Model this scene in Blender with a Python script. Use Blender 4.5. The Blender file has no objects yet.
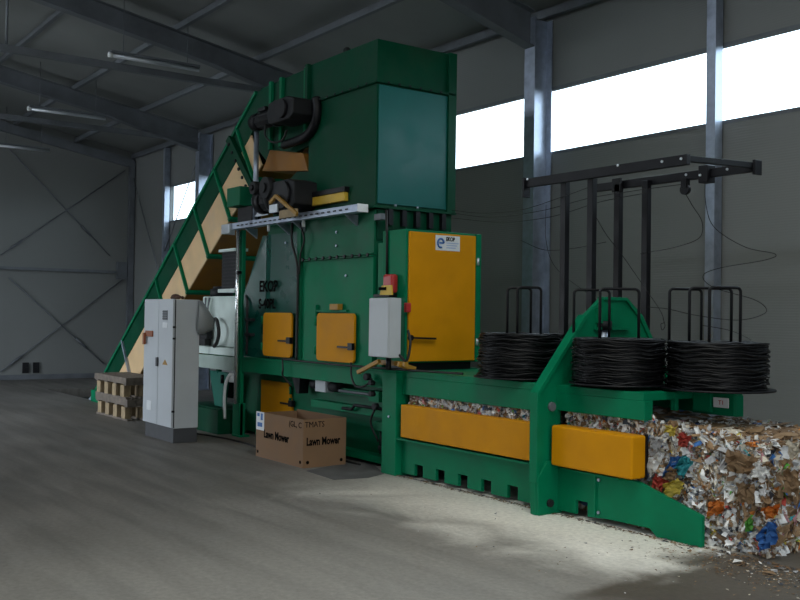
import bpy, bmesh, math, random
from mathutils import Vector, Matrix
import numpy as np
random.seed(11)
SKY = 8.4
S = bpy.context.scene
COL = S.collection
PI = math.pi
# ------------------------------------------------------------------ camera frame
F = 972.0; H = 1.7
def _n(v):
    v = np.array(v, float); return v/np.linalg.norm(v)
AX = -_n([-700, -6, -F]); AY = _n([1350, -35, -F]); AY = _n(AY-AX*(AX@AY)); AZ = np.cross(AX, AY)
RM = np.stack([AX, AY, AZ], 1).T
CP = np.array([0, 0, H])
def at(px, py, axis, val):
    """the world point seen at a photo pixel on the plane axis = val"""
    d = RM@np.array([px-400, -(py-300), -F]); i = 'xyz'.index(axis)
    return tuple(float(q) for q in CP+(val-CP[i])/d[i]*d)
cam = bpy.data.cameras.new('camera'); co = bpy.data.objects.new('camera', cam); COL.objects.link(co)
cam.sensor_width = 36; cam.lens = F*36/800; cam.clip_end = 200
m4 = Matrix([list(r) for r in RM]).to_4x4(); m4.translation = Vector(CP)
co.matrix_world = m4; S.camera = co

# ------------------------------------------------------------------ materials
MATS = {}
def mat(name, col, rough=.6, metal=0., var=.12, scale=3., bump=0., bscale=60., emit=None, rvar=.1, spec=.5, dirt=None, dirt_amt=.0, dscale=1.2):
    m = bpy.data.materials.new(name); m.use_nodes = True; nt = m.node_tree; N = nt.nodes; L = nt.links
    b = N['Principled BSDF']; b.inputs['Roughness'].default_value = rough; b.inputs['Metallic'].default_value = metal
    b.inputs['Specular IOR Level'].default_value = spec
    tc = N.new('ShaderNodeTexCoord')
    no = N.new('ShaderNodeTexNoise'); no.inputs['Scale'].default_value = scale; no.inputs['Detail'].default_value = 6
    L.new(tc.outputs['Object'], no.inputs['Vector'])
    mr = N.new('ShaderNodeMapRange'); mr.inputs['To Min'].default_value = 1-var; mr.inputs['To Max'].default_value = 1+var
    mr.inputs['From Min'].default_value = .3; mr.inputs['From Max'].default_value = .7
    L.new(no.outputs['Fac'], mr.inputs['Value'])
    mx = N.new('ShaderNodeMix'); mx.data_type = 'RGBA'; mx.blend_type = 'MULTIPLY'; mx.inputs['Factor'].default_value = 1
    mx.inputs['A'].default_value = (*col, 1); L.new(mr.outputs['Result'], mx.inputs['B'])
    out = mx.outputs['Result']
    if dirt:
        n2 = N.new('ShaderNodeTexNoise'); n2.inputs['Scale'].default_value = dscale; n2.inputs['Detail'].default_value = 8; n2.inputs['Roughness'].default_value = .65
        L.new(tc.outputs['Object'], n2.inputs['Vector'])
        r2 = N.new('ShaderNodeMapRange'); r2.inputs['From Min'].default_value = .5; r2.inputs['From Max'].default_value = .75
        r2.inputs['To Max'].default_value = dirt_amt; L.new(n2.outputs['Fac'], r2.inputs['Value'])
        m2 = N.new('ShaderNodeMix'); m2.data_type = 'RGBA'; L.new(r2.outputs['Result'], m2.inputs['Factor'])
        L.new(out, m2.inputs['A']); m2.inputs['B'].default_value = (*dirt, 1); out = m2.outputs['Result']
    L.new(out, b.inputs['Base Color'])
    r3 = N.new('ShaderNodeMapRange'); r3.inputs['To Min'].default_value = max(0, rough-rvar); r3.inputs['To Max'].default_value = min(1, rough+rvar)
    r3.inputs['From Min'].default_value = .3; r3.inputs['From Max'].default_value = .7
    L.new(no.outputs['Fac'], r3.inputs['Value']); L.new(r3.outputs['Result'], b.inputs['Roughness'])
    if bump:
        n3 = N.new('ShaderNodeTexNoise'); n3.inputs['Scale'].default_value = bscale; n3.inputs['Detail'].default_value = 5
        L.new(tc.outputs['Object'], n3.inputs['Vector'])
        bp = N.new('ShaderNodeBump'); bp.inputs['Strength'].default_value = bump; bp.inputs['Distance'].default_value = .01
        L.new(n3.outputs['Fac'], bp.inputs['Height']); L.new(bp.outputs['Normal'], b.inputs['Normal'])
    if emit:
        b.inputs['Emission Color'].default_value = (*emit[0], 1); b.inputs['Emission Strength'].default_value = emit[1]
    MATS[name] = m; return m
GREEN = mat('green_paint', (.0, .17, .075), .5, spec=.14, var=.12, bump=.04, bscale=3, dirt=(.006, .10, .055), dirt_amt=.35)
GREEN_W = mat('worn_green_paint', (.001, .12, .055), .5, spec=.2, var=.15, bump=.04, bscale=3, dirt=(.03, .06, .04), dirt_amt=.6, dscale=1.6)
GREEN_SHADE = mat('shaded_green_paint', (.0, .055, .026), .5, spec=.12, var=.15, bump=.04, bscale=3, dirt=(.03, .055, .035), dirt_amt=.5, dscale=1.4)  # green darkened to put shade into the hopper and conveyor colour
GREEN_SKY = mat('sky_reflection_green', (.0, .105, .095), .4, spec=.3, var=.06)  # green with the blue sky reflection put into its colour
GREEN_G = mat('glossy_green_paint', (.0, .12, .085), .32, var=.08, bump=.05, bscale=2.5)
PALE = mat('pale_green_paint', (.68, .78, .74), .35, var=.1)
ORANGE = mat('orange_paint', (.62, .26, .003), .5, spec=.12, var=.06, dirt=(.35, .13, .01), dirt_amt=.3)
TAN = mat('tan_board', (.72, .50, .27), .6, var=.12, scale=2, dirt=(.55, .44, .33), dirt_amt=.6)
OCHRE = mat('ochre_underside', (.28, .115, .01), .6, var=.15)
BLACK = mat('black_steel', (.004, .004, .006), .45, spec=.3, var=.2)
DARK = mat('dark_cast_iron', (.012, .013, .015), .6, spec=.3, var=.3, bump=.2, bscale=40)
RUBBER = mat('black_rubber', (.01, .01, .01), .6)
GREY = mat('grey_enamel', (.50, .53, .56), .45, var=.05)
PLINTH = mat('plinth_grey', (.05, .052, .058), .55)
GALV = mat('galvanised_steel', (.36, .41, .50), .38, metal=.65, var=.18, scale=8)
DULL = mat('dull_steel', (.15, .165, .185), .55, metal=.2, var=.2)
ALU = mat('aluminium', (.62, .66, .70), .35, metal=.6, var=.08)
WHITE = mat('white_plastic', (.80, .82, .84), .35, var=.03)
RED = mat('red_plastic', (.45, .03, .03), .4)
RUST = mat('orange_red_plate', (.26, .07, .02), .5)
YEL = mat('yellow_plastic', (.65, .42, .04), .5)
YELP = mat('yellow_ochre_paint', (.36, .19, .02), .5)
BLUEINK = mat('blue_ink', (.05, .16, .45), .6)
PALEBLUE = mat('pale_blue_ink', (.42, .5, .68), .6)
INK = mat('black_ink', (.004, .004, .004), .9, spec=.03)
PAPER = mat('white_label', (.72, .74, .76), .6)
CARD = mat('cardboard', (.22, .125, .065), .85, var=.08, scale=5)
CARDIN = mat('cardboard_inside', (.18, .10, .05), .9, var=.08)
WOODG = mat('weathered_wood', (.17, .14, .115), .85, var=.3, scale=9, bump=.3)
WOODP = mat('pale_wood', (.36, .27, .16), .8, var=.25, scale=9, bump=.2)
RAGM = mat('dark_rag', (.09, .045, .03), .9)
BAGM = mat('grey_plastic_film', (.22, .24, .25), .35, var=.1)
WIREM = mat('black_wire', (.006, .006, .007), .45, metal=.1, spec=.35, var=.3, scale=20)
ROOFM = mat('roof_sheet', (.23, .245, .24), .5, metal=.0, var=.2, scale=.6)
EARTH = mat('pit_concrete', (.06, .075, .07), .9)

def concrete():
    m = mat('concrete_floor', (.155, .144, .130), .62, var=.16, scale=.55, bump=.12, bscale=25, dirt=(.17, .165, .155), dirt_amt=.75, dscale=.9, rvar=.12)
    nt = m.node_tree; N = nt.nodes; L = nt.links; b = N['Principled BSDF']
    old = b.inputs['Base Color'].links[0].from_socket
    tc = N.new('ShaderNodeTexCoord')
    n = N.new('ShaderNodeTexNoise'); n.inputs['Scale'].default_value = 22; n.inputs['Detail'].default_value = 8; n.inputs['Roughness'].default_value = .75
    L.new(tc.outputs['Object'], n.inputs['Vector'])
    mr = N.new('ShaderNodeMapRange'); mr.inputs['From Min'].default_value = .3; mr.inputs['From Max'].default_value = .7; mr.inputs['To Min'].default_value = .78; mr.inputs['To Max'].default_value = 1.2
    L.new(n.outputs['Fac'], mr.inputs['Value'])
    mx = N.new('ShaderNodeMix'); mx.data_type = 'RGBA'; mx.blend_type = 'MULTIPLY'; mx.inputs['Factor'].default_value = 1
    L.new(old, mx.inputs['A']); L.new(mr.outputs['Result'], mx.inputs['B'])
    # tyre and scrape streaks running along the hall
    mp = N.new('ShaderNodeMapping'); mp.inputs['Scale'].default_value = (.35, 3.2, 1); mp.inputs['Rotation'].default_value = (0, 0, .12); L.new(tc.outputs['Object'], mp.inputs['Vector'])
    n4 = N.new('ShaderNodeTexNoise'); n4.inputs['Scale'].default_value = 1.3; n4.inputs['Detail'].default_value = 7; n4.inputs['Distortion'].default_value = .6; L.new(mp.outputs['Vector'], n4.inputs['Vector'])
    m4_ = N.new('ShaderNodeMapRange'); m4_.inputs['From Min'].default_value = .35; m4_.inputs['From Max'].default_value = .68; m4_.inputs['To Min'].default_value = 1.12; m4_.inputs['To Max'].default_value = .74
    L.new(n4.outputs['Fac'], m4_.inputs['Value'])
    mx2 = N.new('ShaderNodeMix'); mx2.data_type = 'RGBA'; mx2.blend_type = 'MULTIPLY'; mx2.inputs['Factor'].default_value = 1
    L.new(mx.outputs['Result'], mx2.inputs['A']); L.new(m4_.outputs['Result'], mx2.inputs['B'])
    # strip by the machine foundation: clean concrete with extra light painted in, brown dirt where the bales are driven off
    sx = N.new('ShaderNodeSeparateXYZ'); L.new(tc.outputs['Object'], sx.inputs[0])
    def ramp(src, a, c):
        r = N.new('ShaderNodeMapRange'); r.interpolation_type = 'SMOOTHSTEP'; r.inputs['From Min'].default_value = a; r.inputs['From Max'].default_value = c; L.new(src, r.inputs['Value']); return r.outputs['Result']
    def math_(op, a, c):
        q = N.new('ShaderNodeMath'); q.operation = op
        for i, v in enumerate((a, c)):
            if isinstance(v, (int, float)): q.inputs[i].default_value = v
            else: L.new(v, q.inputs[i])
        return q.outputs[0]
    n5 = N.new('ShaderNodeTexNoise'); n5.inputs['Scale'].default_value = 1.1; n5.inputs['Detail'].default_value = 6; n5.inputs['Distortion'].default_value = .8; L.new(tc.outputs['Object'], n5.inputs['Vector'])
    wob = math_('MULTIPLY', math_('SUBTRACT', n5.outputs['Fac'], .5), 1.5)
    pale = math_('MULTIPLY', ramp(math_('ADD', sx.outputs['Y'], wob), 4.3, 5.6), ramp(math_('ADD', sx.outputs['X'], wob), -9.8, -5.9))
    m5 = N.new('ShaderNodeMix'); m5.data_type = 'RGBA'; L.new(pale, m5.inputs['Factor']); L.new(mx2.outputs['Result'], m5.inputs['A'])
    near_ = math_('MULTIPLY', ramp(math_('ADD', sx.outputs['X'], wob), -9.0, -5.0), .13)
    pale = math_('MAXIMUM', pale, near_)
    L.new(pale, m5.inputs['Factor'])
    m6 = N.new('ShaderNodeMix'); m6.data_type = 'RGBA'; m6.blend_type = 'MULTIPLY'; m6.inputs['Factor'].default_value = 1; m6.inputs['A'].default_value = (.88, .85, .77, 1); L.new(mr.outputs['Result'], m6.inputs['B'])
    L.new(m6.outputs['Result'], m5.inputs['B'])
    dirt = math_('MULTIPLY', math_('MULTIPLY', ramp(math_('ADD', sx.outputs['X'], wob), -4.6, -4.15), ramp(math_('ADD', sx.outputs['Y'], wob), 4.2, 4.7)), .95)
    m7 = N.new('ShaderNodeMix'); m7.data_type = 'RGBA'; L.new(dirt, m7.inputs['Factor']); L.new(m5.outputs['Result'], m7.inputs['A'])
    m8 = N.new('ShaderNodeMix'); m8.data_type = 'RGBA'; m8.blend_type = 'MULTIPLY'; m8.inputs['Factor'].default_value = 1; m8.inputs['A'].default_value = (.062, .049, .035, 1); L.new(mr.outputs['Result'], m8.inputs['B'])
    L.new(m8.outputs['Result'], m7.inputs['B'])
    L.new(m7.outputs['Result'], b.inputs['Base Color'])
    return m
CONC = concrete()
def panel_wall():
    m = mat('grey_wall_panel', (.20, .21, .207), .62, var=.05, scale=.5)
    nt = m.node_tree; N = nt.nodes; L = nt.links; b = N['Principled BSDF']
    tc = N.new('ShaderNodeTexCoord'); w = N.new('ShaderNodeTexWave'); w.wave_type = 'BANDS'; w.bands_direction = 'Z'
    w.inputs['Scale'].default_value = 11; w.inputs['Distortion'].default_value = 0; L.new(tc.outputs['Object'], w.inputs['Vector'])
    bp = N.new('ShaderNodeBump'); bp.inputs['Strength'].default_value = .22; bp.inputs['Distance'].default_value = .004
    L.new(w.outputs['Fac'], bp.inputs['Height']); L.new(bp.outputs['Normal'], b.inputs['Normal'])
    return m
WALLM = panel_wall()
def pane_mat(name='clear_glazing', tint=(.9, .95, .97)):
    m = bpy.data.materials.new(name); m.use_nodes = True; nt = m.node_tree; N = nt.nodes; L = nt.links
    N.remove(N['Principled BSDF']); t = N.new('ShaderNodeBsdfTransparent'); t.inputs['Color'].default_value = (*tint, 1)
    g = N.new('ShaderNodeBsdfGlossy'); g.inputs['Roughness'].default_value = .05; mx = N.new('ShaderNodeMixShader'); mx.inputs['Fac'].default_value = .06
    L.new(t.outputs[0], mx.inputs[1]); L.new(g.outputs[0], mx.inputs[2]); L.new(mx.outputs[0], N['Material Output'].inputs['Surface'])
    return m
PANE = pane_mat(); ADDED_ROOFPANE = pane_mat('warm_added_roof_light', (1, .96, .89))  # second pane tinted to warm the light of the added roof light
def bale_mat():
    m = mat('pressed_paper', (.3, .27, .24), .85, var=.3, scale=14, bump=.6, bscale=40)
    nt = m.node_tree; N = nt.nodes; L = nt.links; b = N['Principled BSDF']
    tc = N.new('ShaderNodeTexCoord'); mp = N.new('ShaderNodeMapping'); mp.inputs['Scale'].default_value = (14, 14, 26); L.new(tc.outputs['Object'], mp.inputs['Vector'])
    nz = N.new('ShaderNodeTexNoise'); nz.inputs['Scale'].default_value = 1.0; nz.inputs['Detail'].default_value = 3; L.new(mp.outputs['Vector'], nz.inputs['Vector'])
    ad = N.new('ShaderNodeMix'); ad.data_type = 'RGBA'; ad.inputs['Factor'].default_value = .5; L.new(mp.outputs['Vector'], ad.inputs['A']); L.new(nz.outputs['Color'], ad.inputs['B'])
    v = N.new('ShaderNodeTexVoronoi'); v.inputs['Scale'].default_value = 1.6; L.new(ad.outputs['Result'], v.inputs['Vector'])
    sp = N.new('ShaderNodeSeparateColor'); L.new(v.outputs['Color'], sp.inputs['Color'])
    cr = N.new('ShaderNodeValToRGB'); cr.color_ramp.interpolation = 'CONSTANT'
    cols = [(0, (.16, .10, .055)), (.22, (.45, .43, .40)), (.42, (.23, .15, .08)), (.55, (.10, .10, .11)), (.62, (.5, .5, .5)), (.74, (.30, .2, .11)), (.84, (.08, .15, .33)), (.88, (.4, .08, .05)), (.92, (.32, .3, .28))]
    e = cr.color_ramp.elements
    e[0].position = 0; e[0].color = (*cols[0][1], 1); e[1].position = cols[1][0]; e[1].color = (*cols[1][1], 1)
    for p, c in cols[2:]:
        q = e.new(p); q.color = (*c, 1)
    L.new(sp.outputs['Red'], cr.inputs['Fac']); L.new(cr.outputs['Color'], b.inputs['Base Color'])
    return m
BALEM = bale_mat()
SCR = [mat('paper_'+n, c, .65, var=.2, scale=18) for n, c in dict(white=(.80, .80, .79), grey=(.42, .42, .43), cream=(.62, .56, .46), kraft=(.30, .19, .10), brown=(.17, .10, .05), slate=(.07, .08, .10), red=(.48, .06, .04), blue=(.04, .16, .45), teal=(.03, .32, .36), green=(.12, .40, .06), orange=(.62, .20, .03), yellow=(.60, .48, .08), pink=(.5, .25, .27)).items()]
SW = [26, 15, 11, 17, 10, 7, 1.9, 2.2, 1.0, .9, 1.6, 1.3, 1.2]

# ------------------------------------------------------------------ mesh builder
class MB:
    def __init__(s): s.bm = bmesh.new()
    def poly(s, pts, plane, a, b, mi=0):
        f = {'xz': lambda u, v, w: (u, w, v), 'yz': lambda u, v, w: (w, u, v), 'xy': lambda u, v, w: (u, v, w)}[plane]
        A = [s.bm.verts.new(f(u, v, a)) for u, v in pts]; B = [s.bm.verts.new(f(u, v, b)) for u, v in pts]
        n = len(pts); fs = [s.bm.faces.new(A), s.bm.faces.new(B[::-1])]
        for i in range(n): fs.append(s.bm.faces.new((A[i], B[i], B[(i+1) % n], A[(i+1) % n])))
        for q in fs: q.material_index = mi
        return s
    def box(s, x0, x1, y0, y1, z0, z1, mi=0):
        return s.poly([(x0, y0), (x1, y0), (x1, y1), (x0, y1)], 'xy', z0, z1, mi)
    def bar(s, p0, p1, w, h, up=(0, 0, 1)):
        """a rectangular bar from p0 to p1, w across and h along 'up'"""
        p0 = Vector(p0); p1 = Vector(p1); d = (p1-p0).normalized(); u = Vector(up); u = (u-d*u.dot(d)).normalized(); r = d.cross(u)
        c = [(-w/2, -h/2), (w/2, -h/2), (w/2, h/2), (-w/2, h/2)]
        A = [s.bm.verts.new(p0+r*a+u*b) for a, b in c]; B = [s.bm.verts.new(p1+r*a+u*b) for a, b in c]
        s.bm.faces.new(A); s.bm.faces.new(B[::-1])
        for i in range(4): s.bm.faces.new((A[i], B[i], B[(i+1) % 4], A[(i+1) % 4]))
        return s
    def cyl(s, p0, p1, r, n=20, r2=None):
        p0 = Vector(p0); p1 = Vector(p1); d = (p1-p0).normalized(); u = Vector((0, 0, 1)) if abs(d.z) < .9 else Vector((1, 0, 0))
        u = (u-d*u.dot(d)).normalized(); v = d.cross(u); r2 = r if r2 is None else r2
        A = [s.bm.verts.new(p0+(u*math.cos(t)+v*math.sin(t))*r) for t in [2*PI*i/n for i in range(n)]]
        B = [s.bm.verts.new(p1+(u*math.cos(t)+v*math.sin(t))*r2) for t in [2*PI*i/n for i in range(n)]]
        s.bm.faces.new(A); s.bm.faces.new(B[::-1])
        for i in range(n): s.bm.faces.new((A[i], B[i], B[(i+1) % n], A[(i+1) % n])).smooth = True
        return s
    def tube(s, pts, r, n=8, closed=False):
        P = [Vector(p) for p in pts]; k = len(P); rings = []; u = None
        for i in range(k):
            a = P[(i-1) % k] if (closed or i) else P[0]; b = P[(i+1) % k] if (closed or i < k-1) else P[-1]
            d = (b-a).normalized()
            if u is None: u = Vector((0, 0, 1)) if abs(d.z) < .8 else Vector((1, 0, 0))
            u = u-d*u.dot(d)
            if u.length < 1e-5: u = Vector((1, .3, .2)); u = u-d*u.dot(d)
            u.normalize(); v = d.cross(u)
            rings.append([s.bm.verts.new(P[i]+(u*math.cos(t)+v*math.sin(t))*r) for t in [2*PI*j/n for j in range(n)]])
        for i in range(k if closed else k-1):
            A = rings[i]; B = rings[(i+1) % k]
            for j in range(n): s.bm.faces.new((A[j], A[(j+1) % n], B[(j+1) % n], B[j])).smooth = True
        if not closed: s.bm.faces.new(rings[0][::-1]); s.bm.faces.new(rings[-1])
        return s
    def ball(s, c, r, sx=1, sy=1, sz=1):
        bmesh.ops.create_icosphere(s.bm, subdivisions=2, radius=r, matrix=Matrix.Translation(c)@Matrix.Diagonal((sx, sy, sz, 1))); return s
def rrect(x0, x1, z0, z1, r, n=4):
    out = []
    for cx, cz, a in ((x1-r, z1-r, 0), (x0+r, z1-r, 90), (x0+r, z0+r, 180), (x1-r, z0+r, 270)):
        for i in range(n+1):
            t = math.radians(a+90*i/n); out.append((cx+r*math.cos(t), cz+r*math.sin(t)))
    return out
def spline(pts, k=8):
    P = [Vector(p) for p in pts]; P = [P[0]*2-P[1]]+P+[P[-1]*2-P[-2]]; out = []
    for i in range(1, len(P)-2):
        for j in range(k):
            t = j/k; a, b, c, d = P[i-1:i+3]
            out.append(.5*((2*b)+(c-a)*t+(2*a-5*b+4*c-d)*t*t+(3*b-a-3*c+d)*t**3))
    out.append(P[-2]); return out
OFF = {}
def _link(name, mb, m, off, bevel=0.):
    bmesh.ops.recalc_face_normals(mb.bm, faces=mb.bm.faces)
    me = bpy.data.meshes.new(name); mb.bm.transform(Matrix.Translation(-Vector(off))); mb.bm.to_mesh(me); mb.bm.free()
    for q in (m if isinstance(m, list) else [m]): me.materials.append(q)
    o = bpy.data.objects.new(name, me); COL.objects.link(o)
    if bevel:
        b = o.modifiers.new('bevel', 'BEVEL'); b.width = bevel; b.segments = 2; b.limit_method = 'ANGLE'; b.angle_limit = .7
    return o
def thing(name, label, cat, loc, group=None):
    o = bpy.data.objects.new(name, None); COL.objects.link(o); o.location = loc; o.empty_display_size = .1
    o['label'] = label; o['category'] = cat
    if group: o['group'] = group
    OFF[o.name] = tuple(loc); return o
def part(name, mb, m, parent, bevel=0., label=None, kind=None):
    off = OFF[parent.name]; o = _link(name, mb, m, off, bevel); o.parent = parent; OFF[o.name] = off
    if label: o['label'] = label
    if kind: o['kind'] = kind
    return o
def single(name, mb, m, label, cat, loc, bevel=0., group=None, kind=None):
    o = _link(name, mb, m, loc, bevel); o.location = loc; OFF[o.name] = tuple(loc)
    o['label'] = label; o['category'] = cat
    if group: o['group'] = group
    if kind: o['kind'] = kind
    return o
def struct(name, mb, m, bevel=0.):
    o = _link(name, mb, m, (0, 0, 0), bevel); o['kind'] = 'structure'; OFF[o.name] = (0, 0, 0); return o
def text(name, s, size, loc, face, m, parent, width=None, ext=.0015, bold=0.):
    """raised lettering; face '-y' reads along +x, '+x' reads along +y"""
    cu = bpy.data.curves.new('t', 'FONT'); cu.body = s; cu.size = size; cu.extrude = ext; cu.offset = bold; cu.align_x = 'CENTER'; cu.align_y = 'CENTER'; cu.resolution_u = 3
    o = bpy.data.objects.new('t', cu); COL.objects.link(o); dg = bpy.context.evaluated_depsgraph_get()
    me = bpy.data.meshes.new_from_object(o.evaluated_get(dg)); bpy.data.objects.remove(o)
    bm = bmesh.new(); bm.from_mesh(me); bpy.data.meshes.remove(me)
    if width:
        xs = [v.co.x for v in bm.verts]; k = width/(max(xs)-min(xs)); bm.transform(Matrix.Diagonal((k, 1, 1, 1)))
    R = {'-y': Matrix(((1, 0, 0), (0, 0, -1), (0, 1, 0))), '+x': Matrix(((0, 0, 1), (1, 0, 0), (0, 1, 0)))}[face].to_4x4()
    bm.transform(Matrix.Translation(loc)@R)
    mb = MB(); mb.bm.free(); mb.bm = bm
    return part(name, mb, m, parent)

# ------------------------------------------------------------------ hall
X0, X1 = -24.9, .9          # far wall, gate wall
YW, YO = 9.23, -1.4          # window wall, opposite wall
YR = .6
def zr(y):
    yr = YR
    return 5.9+.175*(YW-y) if y >= yr else 5.9+.175*(YW-yr)-.175*(yr-y)
fl = MB()
PX0, PX1, PY0, PY1 = -21.6, -17.9, 6.15, 7.25
for a, b, c, d in ((X0-.2, PX0, YO, YW+.1), (PX1, X1+14, YO, YW+.1), (PX0, PX1, YO, PY0), (PX0, PX1, PY1, YW+.1)): fl.box(a, b, c, d, -.2, 0)
struct('floor', fl, CONC)
pit = MB().box(PX0-.1, PX1+.1, PY0-.1, PY1+.1, -.9, -.8)
for a, b, c, d in ((PX0-.1, PX0-.001, PY0, PY1), (PX1+.001, PX1+.1, PY0, PY1), (PX0-.1, PX1+.1, PY0-.1, PY0-.001), (PX0-.1, PX1+.1, PY1+.001, PY1+.1)): pit.box(a, b, c, d, -.8, -.2)
struct('floor_pit', pit, EARTH)
struct('added_yard', MB().box(-26, -8, -14, YO-.1, -.15, -.01), mat('added_yard_concrete', (.42, .41, .39), .8))  # unseen slab added to bounce daylight in through the left gate
WZ0, WZ1 = 3.92, 4.77
w = MB().box(X0-.1, X1, YW, YW+.1, 0, WZ0).box(X0-.1, X1, YW, YW+.1, WZ1, 6.3).box(X0-.1, -22.45, YW, YW+.1, WZ0, WZ1)
struct('wall_right', w, WALLM)
MX = [-20.1, -14.85, -9.46, -4.1]; SX = [-22.47, -17.35, -12.1, -6.74, -1.4]
cuts = sorted([-22.45]+MX+SX[1:]+[X1])
for i in range(len(cuts)-1):
    o = struct('window_%d' % (i+1), MB().box(cuts[i]+.0, cuts[i+1]-.0, YW+.04, YW+.07, WZ0, WZ1), PANE)
fr = MB().box(-22.45, X1, YW-.008, YW+.03, WZ0-.03, WZ0+.012).box(-22.45, X1, YW-.008, YW+.03, WZ1-.012, WZ1+.03)
struct('trim_1', fr, DULL)
LG0, LG1, LGZ = -21.0, -14.0, 3.9  # unseen gate opening placed to light the machine front from the left
LW0 = 3.92
w = MB().box(X0-.1, LG0, YO-.1, YO, 0, LW0).box(LG1, X1, YO-.1, YO, 0, LW0).box(LG0, LG1, YO-.1, YO, LGZ, LW0).box(X0-.1, X1, YO-.1, YO, LW0, 6.3)
struct('wall_left', w, WALLM)
prof = [(YO, 0), (YW, 0), (YW, zr(YW)), (YR, zr(YR)), (YO, zr(YO))]
struct('wall_far', MB().poly(prof, 'yz', X0-.1, X0), WALLM)
GY0, GY1, GZ = 1.5, 4.6, 2.4
w = MB().poly([(YO, 0), (GY0, 0), (GY0, GZ), (GY1, GZ), (GY1, 0), (YW, 0), (YW, zr(YW)), (YR, zr(YR)), (YO, zr(YO))], 'yz', X1, X1+.1)
struct('wall_near', w, WALLM)
SK = (-5.8, .6, 1.0, 5.3)     # unseen roof light added to brighten the floor by the bale: x0, x1, y0, y1
def slab(ya, yb, xa, xb): return [(ya, zr(ya)-.0), (yb, zr(yb)-.0), (yb, zr(yb)+.08), (ya, zr(ya)+.08)], 'yz', xa, xb
rf = MB().poly(*slab(SK[3], YW+.2, X0-.1, X1+.1)).poly(*slab(YR, SK[2], X0-.1, X1+.1)).poly(*slab(YO-.2, YR, X0-.1, X1+.1)).poly(*slab(SK[2], SK[3], X0-.1, SK[0])).poly(*slab(SK[2], SK[3], SK[1], X1+.1))
struct('window_30', MB().poly([(SK[2], zr(SK[2])+.03), (SK[3], zr(SK[3])+.03), (SK[3], zr(SK[3])+.05), (SK[2], zr(SK[2])+.05)], 'yz', SK[0], SK[1]), ADDED_ROOFPANE)
struct('ceiling', rf, ROOFM)
struct('baseboard_far', MB().box(X0, X0+.03, YO, YW-.02, 0, .12), DULL)

def column(x, y0, y1, wd, ztop):
    m = MB(); m.box(x-wd/2, x+wd/2, y0, y0+.014, 0, ztop).box(x-wd/2, x+wd/2, y1-.014, y1, 0, ztop).box(x-.006, x+.006, y0+.014, y1-.014, 0, ztop)
    m.box(x-wd/2-.04, x+wd/2+.04, y0-.04, y1, 0, .025)
    struct('column', m, GALV)
def rafter(x, y0=YW-.03, haunch=.16):
    for sgn in (1, -1):
        ye = YR; ys = 8.88 if sgn == 1 else YO+.3
        zt = lambda y: zr(y)-.2
        def zb(y):
            dist = abs(ys-y); return zt(y)-.30-max(0, haunch*(1-dist/2.2))
        yy = [ys+(ye-ys)*i/16 for i in range(17)]
        m = MB(); m.poly([(y, zt(y)) for y in yy]+[(y, zb(y)) for y in yy[::-1]], 'yz', x-.006, x+.006)
        m.poly([(y, zt(y)+.012) for y in yy]+[(y, zt(y)) for y in yy[::-1]], 'yz', x-.09, x+.09)
        m.poly([(y, zb(y)) for y in yy]+[(y, zb(y)-.014) for y in yy[::-1]], 'yz', x-.09, x+.09)
        struct('rafter', m, DULL)
for x in MX:
    column(x, 8.88, YW-.03, .2, zr(YW)-.21)
    if x < -5: rafter(x)        # rafter left out here to keep the added roof light clear
for x in SX:
    struct('column', MB().box(x-.06, x+.06, YW-.16, YW-.03, 0, zr(YW)-.2), GALV)
struct('column', MB().box(X0+.03, X0+.15, YW-.17, YW-.03, 0, zr(YW)-.25), DULL)
# end rafter on the far wall
m = MB().poly([(YW-.05, zr(YW)-.2), (YR, zr(YR)-.2), (YR, zr(YR)-.42), (YW-.05, zr(YW)-.42)], 'yz', X0+.02, X0+.14); struct('rafter', m, DULL)
for y in (9.15, 7.65, 6.17, 4.66, 3.15, 1.6, -.4):
    z = zr(y)-.036-(.035 if abs(y-1) > 4 else 0)*0
    zt = min(zr(y)-.03, zr(y)-.04)
    PE = SK[0]-.05 if SK[2] < y < SK[3] else X1
    m = MB().box(X0, PE, y-.012, y+.012, zt-.15, zt-.03).box(X0, PE, y-.06, y+.012, zt-.156, zt-.144).box(X0, PE, y-.012, y+.06, zt-.036, zt-.024)
    struct('purlin', m, DULL)
for x in (-20.1, -14.85):
    m = MB().box(x-.05, x+.05, YO+.1, 8.9, 5.47, 5.57); struct('tie_beam', m, DULL)
    struct('tie_hanger', MB().cyl((x, 3.55, 5.56), (x, 3.55, zr(3.55)-.3), .02, 8), DULL)
# wind bracing and girt
struct('girt', MB().box(X0+.02, X0+.1, YO+.05, YW-.35, 2.70, 2.77), DULL)
struct('girt_plate', MB().box(X0+.01, X0+.13, YW-.45, YW-.2, 2.55, 3.0), DULL)
bx = X0+.06
for p, q in (((bx, 5.9, 3.04), (bx, 8.95, 5.4)), ((bx, 6.07, 5.62), (bx, 8.6, 3.15)), ((bx, 5.95, .2), (bx, 8.95, 2.55)), ((bx, 6.1, 2.5), (bx, 8.5, .35))):
    struct('brace_rod', MB().cyl(p, q, .014, 8), DULL)
    c = Vector(p).lerp(Vector(q), .75 if p[2] > q[2] else .12); d = (Vector(q)-Vector(p)).normalized()
    struct('turnbuckle', MB().cyl(c-d*.18, c+d*.18, .03, 8), DULL)
for p, q in (((-24.75, 9.15, 5.2), (-22.6, 9.15, 2.3)), ((-20.3, 9.1, 5.5), (-22.4, 9.1, 3.2))):
    struct('brace_rod', MB().cyl(p, q, .014, 8), DULL)
for y in (6.55, 6.8):
    single('wall_socket', MB().box(X0, X0+.06, y-.07, y+.07, .16, .42).box(X0+.06, X0+.075, y-.05, y+.05, .2, .3), DARK, 'small dark box low on the far grey wall, %s of a pair' % ('left' if y < 6.6 else 'right'), 'socket', (X0, y, .16))

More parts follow.
